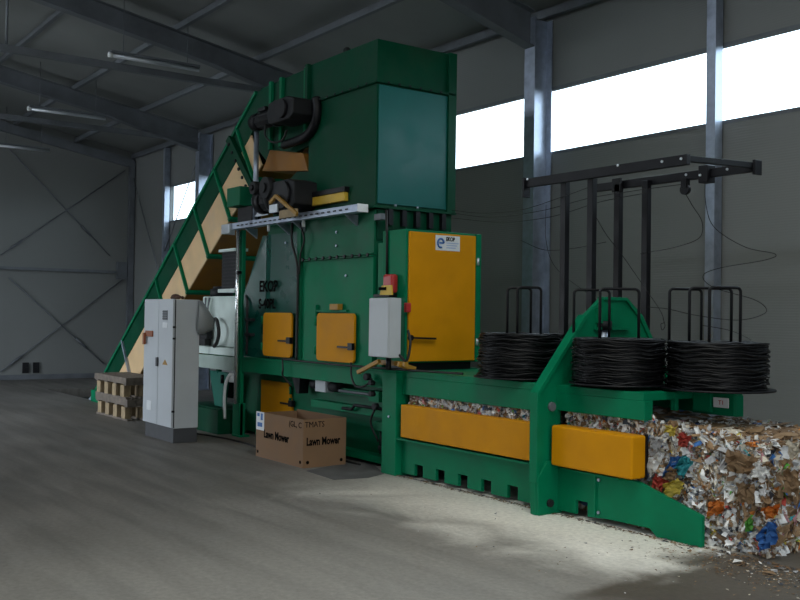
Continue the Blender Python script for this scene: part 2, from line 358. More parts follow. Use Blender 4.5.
# ceiling lights
for k, (x, y0, y1, z, lab) in enumerate(((-14.6, 5.0, 6.45, 5.62, 'long thin unlit ceiling light tube nearest the camera, running close above a horizontal tie beam'), (-19.5, 5.1, 6.6, 5.62, 'long thin unlit ceiling light tube midway to the far wall'), (-23.9, 5.55, 6.75, 5.55, 'long thin unlit ceiling light tube closest to the far wall'))):
    t = thing('ceiling_light', lab, 'light', (x, y0, z), 'unlit ceiling lights')
    part('tube', MB().cyl((x, y0, z), (x, y1, z), .035, 10), ALU, t)
    part('end_cap', MB().cyl((x, y0-.03, z), (x, y0+.03, z), .042, 10), WHITE, t)
    part('housing', MB().box(x-.05, x+.05, y0, y1, z+.03, z+.07), DULL, t)
    for yy in (y0+.2, y1-.2): part('hanger', MB().cyl((x, yy, z+.06), (x, yy, zr(yy)-.02), .006, 6), DULL, t)

# ------------------------------------------------------------------ baling press
FY, BY = 6.1, 7.4
press = thing('baling_press', 'long green baling press with orange guards, pressing channel and arched frame on the concrete floor', 'baler', (-8.5, 6.7, 0))
def bolts(pts, axis, m, parent, r=.016, h=.014, name='bolt'):
    for p in pts:
        d = {'-y': (0, -h, 0), '+x': (h, 0, 0), '+z': (0, 0, h)}[axis]
        part(name, MB().cyl(p, tuple(a+b for a, b in zip(p, d)), r, 6), m, parent)
# legs
part('post', MB().box(-12.29, -12.19, 6.08, 6.13, 0, 2.86).box(-12.36, -12.12, 6.04, 6.2, 0, .025).box(-12.40, -12.19, 6.07, 6.16, .02, .46), GREEN, press, .005)
part('post', MB().box(-8.67, -8.41, 6.02, 6.28, 0, 1.1).box(-8.69, -8.39, 6.0, 6.3, 1.1, 1.115), GREEN, press, .006)
part('post', MB().box(-12.30, -12.18, 7.15, 7.38, 0, 2.86), GREEN, press, .006)
part('post', MB().box(-8.67, -8.41, 7.15, 7.40, 0, 1.1), GREEN, press, .006)
# long beam with flange
part('main_beam', MB().box(-13.62, -8.67, 6.09, 6.28, .905, 1.09).box(-12.06, -8.67, 6.06, 6.30, 1.09, 1.11), GREEN, press, .004)
part('main_beam', MB().box(-13.62, -8.67, 7.15, 7.36, .905, 1.11), GREEN, press, .004)
# chamber body under the chute
part('chamber_wall', MB().box(-12.95, -8.67, 6.36, 7.14, .04, .905), GREEN_W, press, .004)
part('side_rail', MB().box(-10.55, -8.67, 6.24, 6.36, .55, .64), GREEN, press, .004)
part('side_rail', MB().box(-10.0, -8.67, 6.24, 6.36, .76, .83), GREEN, press, .004)
part('side_rail', MB().box(-12.0, -8.67, 6.22, 6.36, .04, .12), GREEN, press, .004)
part('push_rod', MB().cyl((-10.2, 6.22, .795), (-8.7, 6.22, .80), .016, 10), DULL, press)
part('lever', MB().tube([(-9.75, 6.2, .60), (-9.55, 6.2, .60), (-9.45, 6.18, .66), (-8.85, 6.18, .66)], .018, 8), DARK, press)
part('lever', MB().bar((-9.15, 6.2, .78), (-8.9, 6.2, .82), .03, .02), DARK, press)
part('valve_box', MB().box(-10.32, -10.08, 6.16, 6.30, .76, .90), GREY, press, .006)
part('coupling', MB().cyl((-10.06, 6.24, .83), (-9.86, 6.24, .83), .06, 14), DARK, press)
part('coupling', MB().cyl((-10.5, 6.24, .83), (-10.34, 6.24, .84), .055, 14), DARK, press)
part('gusset', MB().poly([(-10.9, .90), (-10.7, .90), (-10.72, .70), (-10.78, .70)], 'xz', 6.16, 6.30), BLACK, press)
for dx in (0, .09): part('hydraulic_fitting', MB().cyl((-8.92+dx, 6.2, .16), (-8.92+dx, 6.2, .42), .03, 10).cyl((-8.92+dx, 6.2, .2), (-8.92+dx, 6.2, .25), .045, 8), DARK, press)
part('fitting_block', MB().box(-9.0, -8.76, 6.14, 6.34, .42, .52), GREEN_W, press, .004)
part('junction', MB().box(-9.05, -8.85, 6.10, 6.24, .74, .86), GREEN, press, .004)
for p, q in (((-8.95, 6.04, 1.02), .04), ((-8.86, 6.04, .96), .03), ((-8.85, 6.04, .84), .03), ((-8.84, 6.08, .70), .035)):
    part('knob', MB().cyl(p, (p[0], p[1]-.06, p[2]), q, 10), DARK, press)
# lattice of loose hoses along the beam
for q in ([(-10.9, 6.03, 1.13), (-10.4, 6.03, 1.125), (-9.6, 6.03, 1.12), (-8.9, 6.0, 1.13), (-8.2, 6.02, 1.135), (-7.4, 6.1, 1.14)], [(-9.3, 6.02, 1.16), (-9.25, 6.0, 1.0), (-9.15, 6.0, .90), (-9.0, 6.02, .92), (-8.9, 6.04, 1.0)], [(-10.9, 6.02, 1.13), (-10.85, 6.0, 1.0), (-10.88, 6.02, .92), (-10.8, 6.1, .80)], [(-8.9, 6.14, .30), (-9.0, 6.1, .5), (-8.9, 6.08, .66)]):
    part('hose', MB().tube(spline(q), .012, 6), RUBBER, press)
# chute body (folded sheet front)
ch = MB().poly([(-12.04, 1.11), (-9.0, 1.11), (-9.0, 2.9), (-11.5, 2.9), (-12.04, 1.98)], 'xz', 6.14, 7.2)
part('chute', ch, GREEN_W, press, .004)
def leftpanel():
    m = MB(); b = m.bm
    # facetted sheet that leans back a little to the left
    rows = [(1.12, -12.03, -11.60, -11.40, -10.62), (1.96, -12.04, -11.60, -11.40, -10.62), (2.75, -11.66, -11.60, -11.40, -10.62)]
    G = []
    for z, a, c, d, e in rows: G.append([b.verts.new((a, 6.135-.10*(1 if a < -11.7 else .25), z)), b.verts.new((c, 6.135, z)), b.verts.new((d, 6.095, z)), b.verts.new((e, 6.13, z))])
    for i in range(2):
        for j in range(3): b.faces.new((G[i][j], G[i][j+1], G[i+1][j+1], G[i+1][j]))
    bmesh.ops.solidify(b, geom=b.faces[:], thickness=.01)
    return m
cp = part('chute_panel', leftpanel(), GREEN_G, press, label='folded pale shining green side panel with stencilled letters')
text('lettering', 'EKOP', .20, (-11.41, 6.072, 2.06), '-y', INK, cp, .50, .002, .006)
text('lettering', 'S-40PL', .18, (-11.44, 6.072, 1.83), '-y', INK, cp, .47, .002, .006)
part('chute_panel', MB().box(-10.60, -9.0, 6.105, 6.14, 1.12, 2.36), GREEN, press, .003)
part('chute_panel', MB().box(-10.60, -9.0, 6.11, 6.14, 2.40, 2.88), GREEN_W, press, .003)
part('flange', MB().box(-10.62, -9.0, 6.07, 6.14, 2.362, 2.376).box(-10.62, -9.0, 6.07, 6.14, 2.386, 2.40), GREEN_W, press)
bolts([(-10.5+.16*i, 6.075, 2.381) for i in range(10)], '-y', BLACK, press, .022, .02)
part('cover_strip', MB().box(-10.66, -10.57, 6.07, 6.14, 1.12, 2.86), GREEN_W, press, .003)
part('cable', MB().tube(spline([(-10.75, 6.04, 2.86), (-10.72, 6.03, 2.6), (-10.64, 6.04, 2.42), (-10.60, 6.05, 2.2), (-10.6, 6.05, 1.6), (-10.6, 6.05, 1.12)]), .016, 7), RUBBER, press)
part('cable', MB().tube(spline([(-10.55, 6.04, 2.86), (-10.42, 6.03, 2.62), (-10.52, 6.04, 2.45), (-10.56, 6.05, 2.2)]), .012, 7), RUBBER, press)
bolts([(-9.78, 6.105, 2.52), (-9.78, 6.105, 2.68), (-9.55, 6.10, 2.16), (-11.0, 6.10, 2.62)], '-y', GALV, press, .016)
# hatch doors
def hatch(poly, y, hinge_x, hz, hx, hzz, knob=False):
    d = part('hatch_door', MB().poly(poly, 'xz', y-.03, y), ORANGE, press, .005, 'orange hatch door')
    for z in hz: part('hinge', MB().cyl((hinge_x, y-.025, z-.05), (hinge_x, y-.025, z+.05), .02, 8), GREEN, d)
    part('latch', MB().bar((hx-.26, y-.05, hzz), (hx+.05, y-.05, hzz), .014, .022).box(hx-.03, hx+.06, y-.06, y-.01, hzz-.03, hzz+.05), BLACK, d)
    return d
hatch(rrect(-11.50, -10.74, 1.15, 1.72, .06), 6.08, -11.53, (1.27, 1.62), -10.79, 1.36)
hatch(rrect(-10.13, -9.30, 1.15, 1.72, .05), 6.085, -10.16, (1.27, 1.62), -9.36, 1.33)
hatch([(-12.05, .15), (-11.08, .15), (-11.28, .79), (-12.05, .79)], 6.355, -11.23, (.7, .55), -11.2, .52)
part('hatch_frame', MB().box(-10.22, -10.17, 6.06, 6.12, 1.68, 1.82).box(-10.17, -9.5, 6.07, 6.11, 1.735, 1.76), GREEN, press)
part('hatch_stop', MB().box(-9.80, -9.62, 6.03, 6.10, 1.76, 1.83), YELP, press, .004)
# dark fittings on the left edge of the chute panel
part('pipe', MB().tube(spline([(-12.0, 6.05, 1.95), (-11.93, 6.03, 1.85), (-11.92, 6.03, 1.5), (-11.95, 6.05, 1.15)]), .018, 8), RUBBER, press)
for z in (1.62, 1.42): part('clamp', MB().box(-11.97, -11.80, 6.02, 6.09, z-.02, z+.02), DARK, press)
# channel: upper beam, lower beam, infill of guards
part('channel_top', MB().box(-8.41, -5.14, FY, BY, 1.05, 1.115), GREEN, press, .004)
part('upper_beam', MB().box(-8.41, -6.2, FY, FY+.1, .865, 1.05).box(-6.2, -5.13, FY, FY+.1, .895, 1.05), GREEN, press, .004)
part('upper_beam', MB().box(-8.41, -5.13, BY-.1, BY, .865, 1.05), GREEN, press, .004)
for a, b, y in ((-8.41, -6.17, FY), (-6.17, -5.62, FY)):
    notches = [-8.10, -7.74, -7.38, -7.03, -6.66] if a < -8 else [-5.80]
    P = [(a, .40), (a, .03)]
    for n_ in notches: P += [(n_-.07, .03), (n_-.07, .15), (n_+.07, .15), (n_+.07, .03)]
    P += [(b, .03), (b, .40)]
    if b > -6: P = P[:-2]+[(-5.5, .05), (-5.07, .055), (-5.0, .0), (-4.58, .0), (-4.58, .235), (-5.20, .405)]
    part('lower_beam', MB().poly(P, 'xz', y, y+.04), GREEN, press, .004)
part('lower_beam', MB().poly([(-8.41, .03), (-4.58, .03), (-4.58, .235), (-5.2, .405), (-8.41, .405)], 'xz', BY-.04, BY), GREEN, press, .004)
part('ledge', MB().box(-8.41, -6.2, 6.03, 6.12, .385, .405).box(-6.0, -5.35, 6.05, 6.12, .395, .41), GREEN, press)
part('channel_floor', MB().box(-8.41, -5.0, FY+.14, BY-.1, .12, .16), GREEN_W, press)
part('seam_plate', MB().box(-5.66, -5.63, 6.085, 6.1, .06, .40), GREEN, press)
bolts([(-5.60, 6.1, .36), (-5.60, 6.1, .09), (-8.53, 6.02, .62)], '-y', GALV, press, .014)
part('side_guard', MB().box(-8.32, -6.20, 6.02, 6.12, .425, .765), ORANGE, press, .008, 'orange sheet guard along the channel left of the arched frame')
part('side_guard', MB().box(-6.06, -5.16, 5.99, 6.16, .43, .775), ORANGE, press, .018, 'orange box guard at the open end of the channel')
part('guard_edge', MB().box(-5.175, -5.155, 6.155, 6.18, .42, .78), BLACK, press, .004)
# arched squeeze frame
ga = MB(); G0 = [(5.87, 0), (5.855, .30), (5.86, 1.05), (6.44, 1.72), (6.66, 1.885), (6.98, 1.885), (7.18, 1.72), (7.66, 1.05), (7.66, 0), (7.42, 0), (7.42, .95), (7.12, 1.32), (6.52, 1.32), (6.15, .95), (6.15, 0)]
ga.poly(G0, 'yz', -6.155, -6.105)
fr_ = part('arch_frame', ga, GREEN, press, .004)
part('arch_flange', MB().poly([(5.85, .28), (5.85, 1.055), (6.43, 1.735), (6.46, 1.71), (5.885, 1.04), (5.885, .28)], 'yz', -6.18, -6.085), GREEN, press, .003)
part('arch_flange', MB().poly([(6.68, 1.9), (6.98, 1.9), (7.2, 1.735), (7.67, 1.06), (7.67, .1), (7.63, .1), (7.63, 1.04), (7.17, 1.70), (6.97, 1.87), (6.68, 1.87)], 'yz', -6.18, -6.085), GREEN, press, .003)
part('arch_foot', MB().poly([(5.875, 0), (5.86, .32), (5.97, .46), (6.16, .46), (6.16, 0)], 'yz', -6.185, -6.08), GREEN, press, .006)
part('foot_bolt', MB().cyl((-6.08, 6.0, .1), (-6.055, 6.0, .1), .035, 8), DARK, press)
part('pivot_bolt', MB().cyl((-6.105, 6.03, .93), (-6.08, 6.03, .93), .04, 10), DULL, press)
cy = part('squeeze_cylinder', MB().cyl((-6.10, 6.68, 1.12), (-6.10, 6.68, 1.62), .055, 14), GALV, press)
part('cylinder_cap', MB().cyl((-6.10, 6.68, 1.60), (-6.10, 6.68, 1.68), .075, 14), DARK, cy)
part('clevis', MB().box(-6.15, -6.05, 6.58, 6.62, 1.66, 1.80).box(-6.15, -6.05, 6.74, 6.78, 1.66, 1.80), GREEN, press)
part('bracket', MB().box(-6.15, -6.06, 6.55, 7.0, 1.60, 1.625), GREEN, press)
# outrigger carrying the coil stands beyond the channel
ox = lambda px, y: at(px, 402, 'y', y)[0]
part('outrigger', MB().box(-5.13, ox(672, 6.5), 6.48, 6.52, .96, 1.11), GREEN, press, .004)
part('outrigger', MB().box(-5.13, ox(712, 6.72), 6.70, 6.74, .95, 1.11), GREEN, press, .004)
part('outrigger', MB().box(ox(712, 6.76), ox(735, 6.76), 6.745, 6.785, .93, 1.12), GREEN, press, .004)
lb = part('rating_plate', MB().box(*(sorted((at(713.5, 400, 'y', 6.715)[0], at(728.5, 400, 'y', 6.715)[0]))), 6.712, 6.72, .995, 1.075), PAPER, press)
text('lettering', 'T1', .05, (at(721, 400, 'y', 6.71)[0], 6.711, 1.035), '-y', RED, lb)
part('cross_member', MB().box(-6.6, -6.3, 7.35, 7.62, 1.0, 1.11).box(-6.25, -6.0, 7.35, 7.62, 1.0, 1.11), GREEN, press)

# channel infill of loose paper, the bale being pushed out
def rough_box(x0, x1, y0, y1, z0, z1, amp, step=.05, drop=0.):
    m = MB(); b = m.bm
    nx, ny, nz = max(2, int((x1-x0)/step)), max(2, int((y1-y0)/step)), max(2, int((z1-z0)/step))
    V = {}
    def v(i, j, k):
        if (i, j, k) not in V:
            x = x0+(x1-x0)*i/nx; y = y0+(y1-y0)*j/ny; z = z0+(z1-z0-drop*i/nx)*k/nz
            a = amp
            dy = (-1 if j == 0 else 1 if j == ny else 0); dz = (1 if k == nz else 0); dx = (1 if i == nx else 0)
            bulge = .06*math.sin(PI*min(1, max(0, (x-x0)/(x1-x0)))) if amp > .02 else 0
            r = random.uniform(-.4, 1)*a
            V[(i, j, k)] = b.verts.new((x+dx*r, y+dy*(r+bulge*0), z+dz*r))
        return V[(i, j, k)]
    for i in range(nx):
        for j in range(ny): b.faces.new((v(i, j, 0), v(i, j+1, 0), v(i+1, j+1, 0), v(i+1, j, 0))); b.faces.new((v(i, j, nz), v(i+1, j, nz), v(i+1, j+1, nz), v(i, j+1, nz)))
        for k in range(nz): b.faces.new((v(i, 0, k), v(i+1, 0, k), v(i+1, 0, k+1), v(i, 0, k+1))); b.faces.new((v(i, ny, k), v(i, ny, k+1), v(i+1, ny, k+1), v(i+1, ny, k)))
    for j in range(ny):
        for k in range(nz): b.faces.new((v(0, j, k), v(0, j, k+1), v(0, j+1, k+1), v(0, j+1, k))); b.faces.new((v(nx, j, k), v(nx, j+1, k), v(nx, j+1, k+1), v(nx, j, k+1)))
    return m
def scrap(b, c, nrm, s, mi, asp=1.0, crumple=.28, tilt=.5, n=3):
    nrm = (Vector(nrm)+Vector((random.gauss(0, tilt), random.gauss(0, tilt), random.gauss(0, tilt)))).normalized()
    u = Vector((random.gauss(0, 1), random.gauss(0, 1), random.gauss(0, .6))); u = (u-nrm*u.dot(nrm)).normalized(); v = nrm.cross(u)
    G = [[b.verts.new(Vector(c)+u*s*asp*((i/(n-1))-.5+random.gauss(0, .07))+v*s*((j/(n-1))-.5+random.gauss(0, .07))+nrm*random.gauss(0, crumple*s)) for j in range(n)] for i in range(n)]
    for i in range(n-1):
        for j in range(n-1):
            f = b.faces.new((G[i][j], G[i+1][j], G[i+1][j+1], G[i][j+1])); f.material_index = mi
def pick(bias=None):
    return random.choices(range(len(SCR)), SW if bias is None else bias)[0]
infill = thing('waste_paper', 'waste paper packed inside the channel, showing above and below the orange guards', 'waste paper', (-7.2, 6.7, .1))
part('paper_core', rough_box(-8.38, -6.24, 6.17, 7.28, .17, .99, .012), BALEM, infill)
m = MB()
for _ in range(2200):
    x = random.uniform(-8.32, -6.2); z = random.choice((random.uniform(.75, .90), random.uniform(.75, .9), random.uniform(.40, .45)))
    scrap(m.bm, (x, random.uniform(6.135, 6.165), z), (0, -1, .1), random.uniform(.018, .05), pick(), random.uniform(.6, 2.4), .2, .35)
part('paper_scraps', m, SCR, infill, kind='stuff')

BX0, BX1, BY0, BY1, BZ = -6.06, -4.16, 6.28, 7.30, .90
bale = thing('waste_paper_bale', 'big bale of mixed waste paper and cardboard pushed out of the green channel', 'bale', (-4.9, 6.8, 0))
part('bale_core', rough_box(BX0, BX1, BY0, BY1, .03, BZ-.02, .025, .05, .085), BALEM, bale)
m = MB()
W_front = [26, 20, 14, 22, 10, 6, 1.3, 1.3, .7, .7, 1.4, 1.2, 1.0]
W_top = [14, 10, 12, 34, 18, 6, 1, .8, .4, .4, 1.2, .6, .6]
def top(x): return BZ-.02-.085*max(0, (x-BX0)/(BX1-BX0))
for _ in range(11000):     # front face
    x = random.uniform(-5.35, BX1+.04); z = random.uniform(.02, top(x)+.01)
    out = .03*math.sin(PI*(x-BX0)/(BX1-BX0))*math.sin(PI*z/BZ)
    s = random.choice((.010, .014, .018, .022, .03, .04)); y = BY0-out-random.uniform(-.02, .04)
    if x < -4.6 and z < .44: y = max(y, 6.19)
    if x < -5.1: y = max(y, 6.2)
    scrap(m.bm, (x, y, z), (0, -1, .15), s, pick(W_front), random.uniform(1, 4.5), .24, .34)
for _ in range(90):       # larger crumpled cartons in the front face
    x = random.uniform(-4.95, BX1); z = random.uniform(.1, top(x)-.05); s = random.uniform(.08, .14)
    scrap(m.bm, (x, BY0-.03, z), (0, -1, .1), s, pick([14, 8, 10, 30, 16, 4, 2, 3, 2, 1.5, 2.5, 2.5, 2]), random.uniform(.7, 1.5), .07, .2, 5)
for _ in range(1500):     # strip seen above and below the short guard
    x = random.uniform(-6.05, -5.14); z = random.choice((random.uniform(.76, .93), random.uniform(.76, .93), random.uniform(.40, .46)))
    scrap(m.bm, (x, random.uniform(6.18, 6.24), z), (0, -1, .1), random.uniform(.018, .045), pick(), random.uniform(.6, 2.4), .2, .35)
for _ in range(3600):     # top
    x = random.uniform(-5.13, BX1+.03); y = random.uniform(BY0, BY1)
    s = random.choice((.018, .028, .04, .06))
    scrap(m.bm, (x, y, top(x)+random.uniform(0, .02)), (0, -.1, 1), s, pick(W_top), random.uniform(.8, 2.6), .12, .2)
for _ in range(75):       # folded kraft slabs on the top
    x = random.uniform(-4.9, BX1-.05); y = random.uniform(BY0+.1, BY1-.1)
    scrap(m.bm, (x, y, top(x)+.025), (0, -.05, 1), random.uniform(.12, .24), random.choice((3, 3, 3, 4, 2)), random.uniform(1, 1.6), .02, .06, 5)
for _ in range(2200):     # open end
    y = random.uniform(BY0-.02, BY1); z = random.uniform(.02, top(BX1)); s = random.choice((.02, .03, .05, .08))
    scrap(m.bm, (BX1+random.uniform(.0, .04), y, z), (1, -.1, .1), s, pick([16, 10, 10, 34, 8, 4, 1, 2.5, 1, 1, 2, 1, 1]), random.uniform(.7, 2.4), .16, .3)
for _ in range(40):
    y = random.uniform(BY0, BY1); z = random.uniform(.1, top(BX1)-.06)
    scrap(m.bm, (BX1+.03, y, z), (1, 0, 0), random.uniform(.1, .2), random.choice((3, 3, 3, 2, 0)), random.uniform(.8, 1.5), .05, .12, 5)
part('paper_scraps', m, SCR, bale, kind='stuff')
def sheet(name, pts, y, mi, lab=None, crumple=.012, n=7):
    """a crumpled carton sheet given by four photo pixels on the plane y"""
    c = [Vector(at(px, py, 'y', y)) for px, py in pts]; m = MB(); b = m.bm
    G = [[b.verts.new((c[0].lerp(c[1], i/(n-1))).lerp(c[3].lerp(c[2], i/(n-1)), j/(n-1))+Vector((random.gauss(0, crumple*.5), random.gauss(0, crumple), random.gauss(0, crumple*.5)))) for j in range(n)] for i in range(n)]
    for i in range(n-1):
        for j in range(n-1): b.faces.new((G[i][j], G[i+1][j], G[i+1][j+1], G[i][j+1]))
    bmesh.ops.solidify(b, geom=b.faces[:], thickness=.004)
    return part(name, m, SCR[mi], bale, label=lab)
sheet('carton_sheet', [(683, 454), (694, 461), (683, 478), (672, 470)], 6.165, 8, 'teal printed carton sheet')
sheet('carton_sheet', [(672, 456), (684, 456), (674, 470), (660, 478)], 6.17, 7, 'blue printed carton sheet')
sheet('carton_sheet', [(655, 473), (667, 480), (662, 495), (651, 487)], 6.165, 6, 'red carton sheet')
sheet('carton_sheet', [(648, 458), (664, 452), (656, 472), (648, 482)], 6.175, 0, 'white carton sheet')
sheet('carton_sheet', [(668, 466), (678, 470), (674, 482), (664, 478)], 6.155, 3, 'brown carton sheet')
sheet('carton_sheet', [(662, 484), (680, 478), (684, 490), (668, 500)], 6.15, 11, 'yellow and cream carton sheet')
sheet('carton_sheet', [(756, 534), (776, 518), (778, 542), (758, 552)], 6.185, 7, 'large blue sheet at the foot of the bale')
sheet('carton_sheet', [(762, 508), (780, 504), (778, 516), (766, 520)], 6.18, 10, 'orange sheet low on the bale')
sheet('carton_sheet', [(745, 520), (753, 515), (752, 532), (746, 532)], 6.18, 9, 'bright green sheet low on the bale')
sheet('carton_sheet', [(708, 502), (724, 502), (722, 514), (706, 516)], 6.185, 10, 'faded orange sheet')
sheet('carton_sheet', [(725, 449), (757, 459), (750, 476), (727, 471)], 6.155, 3, 'kraft carton flap')
sheet('carton_sheet', [(736, 482), (754, 484), (754, 504), (738, 502)], 6.165, 3, 'kraft carton flap')
sheet('carton_sheet', [(785, 468), (799, 470), (799, 494), (783, 492)], 6.2, 3, 'kraft carton flap')
sheet('carton_sheet', [(650, 436), (662, 440), (660, 456), (649, 456)], 6.165, 1, 'grey carton sheet')
sheet('carton_sheet', [(755, 462), (770, 470), (764, 484), (752, 476)], 6.17, 0, 'white carton sheet')
sheet('carton_sheet', [(786, 440), (799, 444), (799, 462), (788, 456)], 6.19, 2, 'cream carton sheet')
sheet('carton_sheet', [(665, 424), (676, 428), (674, 437), (664, 432)], 6.16, 11, 'yellow scrap near the top')
sheet('carton_sheet', [(678, 432), (690, 436), (687, 448), (677, 443)], 6.16, 6, 'red scrap near the top')
# ------------------------------------------------------------------ feed hopper
hop = thing('feed_hopper', 'tall shade-darkened green steel feed hopper standing on top of the press', 'hopper', (-9.8, 6.65, 2.9))
part('body', MB().poly([(-12.0, 4.33), (-11.62, 3.80), (-10.48, 3.72), (-10.62, 3.55), (-11.3, 3.36), (-11.2, 2.93), (-9.0, 2.93), (-9.0, 4.32), (-12.0, 4.335)], 'xz', 6.12, 7.2) if False else MB().poly([(-10.50, 2.93), (-9.0, 2.93), (-9.0, 4.32), (-10.50, 4.32)], 'xz', 6.12, 7.2), GREEN_SHADE, hop, .004)
part('end_plate', MB().box(-9.0, -8.985, 6.14, 7.13, 2.96, 4.30), GREEN_SKY, hop, .003)
part('top_section', MB().box(-10.50, -9.0, 6.12, 7.2, 4.335, 4.815), GREEN_SHADE, hop, .004)
part('flange', MB().box(-10.52, -8.96, 6.085, 7.22, 4.318, 4.328).box(-10.52, -8.96, 6.085, 7.22, 4.331, 4.341), GREEN_SHADE, hop)
part('corner_strip', MB().box(-9.02, -8.96, 7.12, 7.24, 2.93, 4.82), GREEN_SHADE, hop, .003)
part('base_flange', MB().box(-10.5, -8.94, 6.06, 7.24, 2.905, 2.93), GREEN_SHADE, hop)
part('throat', MB().poly([(-11.55, 2.93), (-10.5, 2.93), (-10.5, 3.66), (-10.9, 3.55), (-11.55, 3.28)], 'xz', 6.2, 7.15), GREEN_SHADE, hop, .004)
bolts([(-10.35+.17*i, 6.088, 4.33) for i in range(8)], '-y', BLACK, hop, .015, .012)
bolts([(-8.962, 6.25+.15*i, 4.33) for i in range(6)], '+x', BLACK, hop, .015, .012)
for i in range(5): part('clamp', MB().box(-8.985, -8.93, 6.26+.19*i, 6.32+.19*i, 2.72, 2.90), BLACK, hop)
bolts([(-8.95, 6.36+.31*i, 2.93) for i in range(2)], '+z', GALV, hop, .015, .03)
part('gusset_plate', MB().box(-9.0, -8.985, 6.14, 7.2, 2.55, 2.90), GREEN_SHADE, hop)
for dx in (-10.5,): part('rib', MB().box(dx-.03, dx+.03, 6.07, 6.12, 4.34, 4.82), GREEN_SHADE, hop)
part('spotlight', MB().cyl((-9.92, 6.3, 4.82), (-9.92, 6.3, 4.86), .05, 10).ball((-9.92, 6.3, 4.90), .05), DARK, hop)
part('brush', MB().box(-10.46, -9.56, 6.06, 6.12, 3.03, 3.14), YEL, hop, .01, 'yellow bristle strip')
part('brush_holder', MB().box(-10.46, -9.54, 6.05, 6.12, 3.14, 3.20), BLACK, hop, .004)

# ------------------------------------------------------------------ conveyor
cv = thing('conveyor', 'steep green and tan conveyor rising from a floor pit to the hopper', 'conveyor', (-15.5, 6.65, 0))
CY0, CY1 = 6.17, 7.13
UX0, UZ0, UX1, UZ1 = -18.55, .14, -12.02, 4.76
du = Vector((UX1-UX0, 0, UZ1-UZ0)).normalized(); dn = Vector((du.z, 0, -du.x)); LEN = math.hypot(UX1-UX0, UZ1-UZ0)
def cpt(s, d): q = Vector((UX0, 0, UZ0))+du*s+dn*d; return (q.x, q.z)
for y0, y1 in ((CY0, CY0+.03), (CY1-.03, CY1)):
    part('side_frame', MB().poly([cpt(-.2, 0), cpt(LEN, 0), (-11.3, 4.80), (-10.53, 4.815), (-10.53, 4.3), (-10.53, 3.83), (-11.62, 3.70), (-11.95, 3.95), cpt(LEN-.2, .37), cpt(.25, .37)], 'xz', y0, y1), GREEN_SHADE, cv, .003)
    part('top_rail', MB().poly([cpt(-.2, -.02), cpt(LEN, -.02), cpt(LEN, .03), cpt(-.2, .03)], 'xz', y0-.03 if y0 < 6.5 else y0, y1 if y0 < 6.5 else y1+.03), GREEN, cv, .003)
rib_s = []
for px, py in ((121, 337), (155, 277), (174, 244), (194, 208), (214, 169), (235, 125)):
    x, y, z = at(px, py, 'y', CY0-.02); rib_s.append((Vector((x, 0, z))-Vector((UX0, 0, UZ0))).dot(du))
rib_s = [rib_s[0]-.9]+rib_s
for i in range(len(rib_s)-1):
    for y0, y1 in ((CY0+.01, CY0+.03), (CY1-.03, CY1-.01)):
        b_ = rib_s[i+1] if i < len(rib_s)-2 else rib_s[i+1]+.25
        part('side_panel', MB().poly([cpt(rib_s[i], .365), cpt(b_, .365), cpt(b_, .93), cpt(rib_s[i], .93)], 'xz', y0, y1), TAN, cv, .002, 'tan side panel')
for i, s in enumerate(rib_s):
    if i == 0: continue
    for y0, y1 in ((CY0-.04, CY0+.01), (CY1-.01, CY1+.04)):
        part('rib', MB().poly([cpt(s-.017, 0), cpt(s+.017, 0), cpt(s+.017, .96), cpt(s-.017, .96)], 'xz', y0, y1), GALV if i == 1 else GREEN, cv, .003)  # lowest rib in a lighter metal so that it looks lit
    part('cross_bar', MB().poly([cpt(s-.03, .94), cpt(s+.03, .94), cpt(s+.03, .99), cpt(s-.03, .99)], 'xz', CY0-.04, CY1+.04), GREEN, cv, .003)
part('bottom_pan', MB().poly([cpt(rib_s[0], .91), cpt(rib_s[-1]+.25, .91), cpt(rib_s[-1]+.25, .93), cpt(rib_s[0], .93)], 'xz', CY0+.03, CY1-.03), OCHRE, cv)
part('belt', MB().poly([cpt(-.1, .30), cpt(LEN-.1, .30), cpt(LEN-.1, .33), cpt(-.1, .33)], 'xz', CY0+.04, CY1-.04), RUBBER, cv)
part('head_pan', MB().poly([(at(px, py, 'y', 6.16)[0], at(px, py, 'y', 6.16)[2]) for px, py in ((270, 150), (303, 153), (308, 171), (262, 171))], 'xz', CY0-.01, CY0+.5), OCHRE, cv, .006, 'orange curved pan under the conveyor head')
part('head_cover', MB().box(-11.95, -10.53, CY0+.03, CY1-.03, 4.78, 4.80), GREEN_SHADE, cv)
for x in (-11.55, -11.26, -10.62): part('rib', MB().box(x-.03, x+.03, CY0-.05, CY0, 3.9, 4.81), GREEN, cv, .003)
part('head_flange', MB().poly([cpt(LEN-1.0, .0), cpt(LEN-.88, .0), (-11.72, 3.22), (-11.84, 3.22)], 'xz', CY0-.07, CY0), GREEN_SHADE, cv)
bolts([(cpt(LEN-.94, .12+.16*i)[0]+.0+.02*i, CY0-.07, cpt(LEN-.94, .12+.16*i)[1]) for i in range(6)], '-y', DARK, cv, .025, .02)
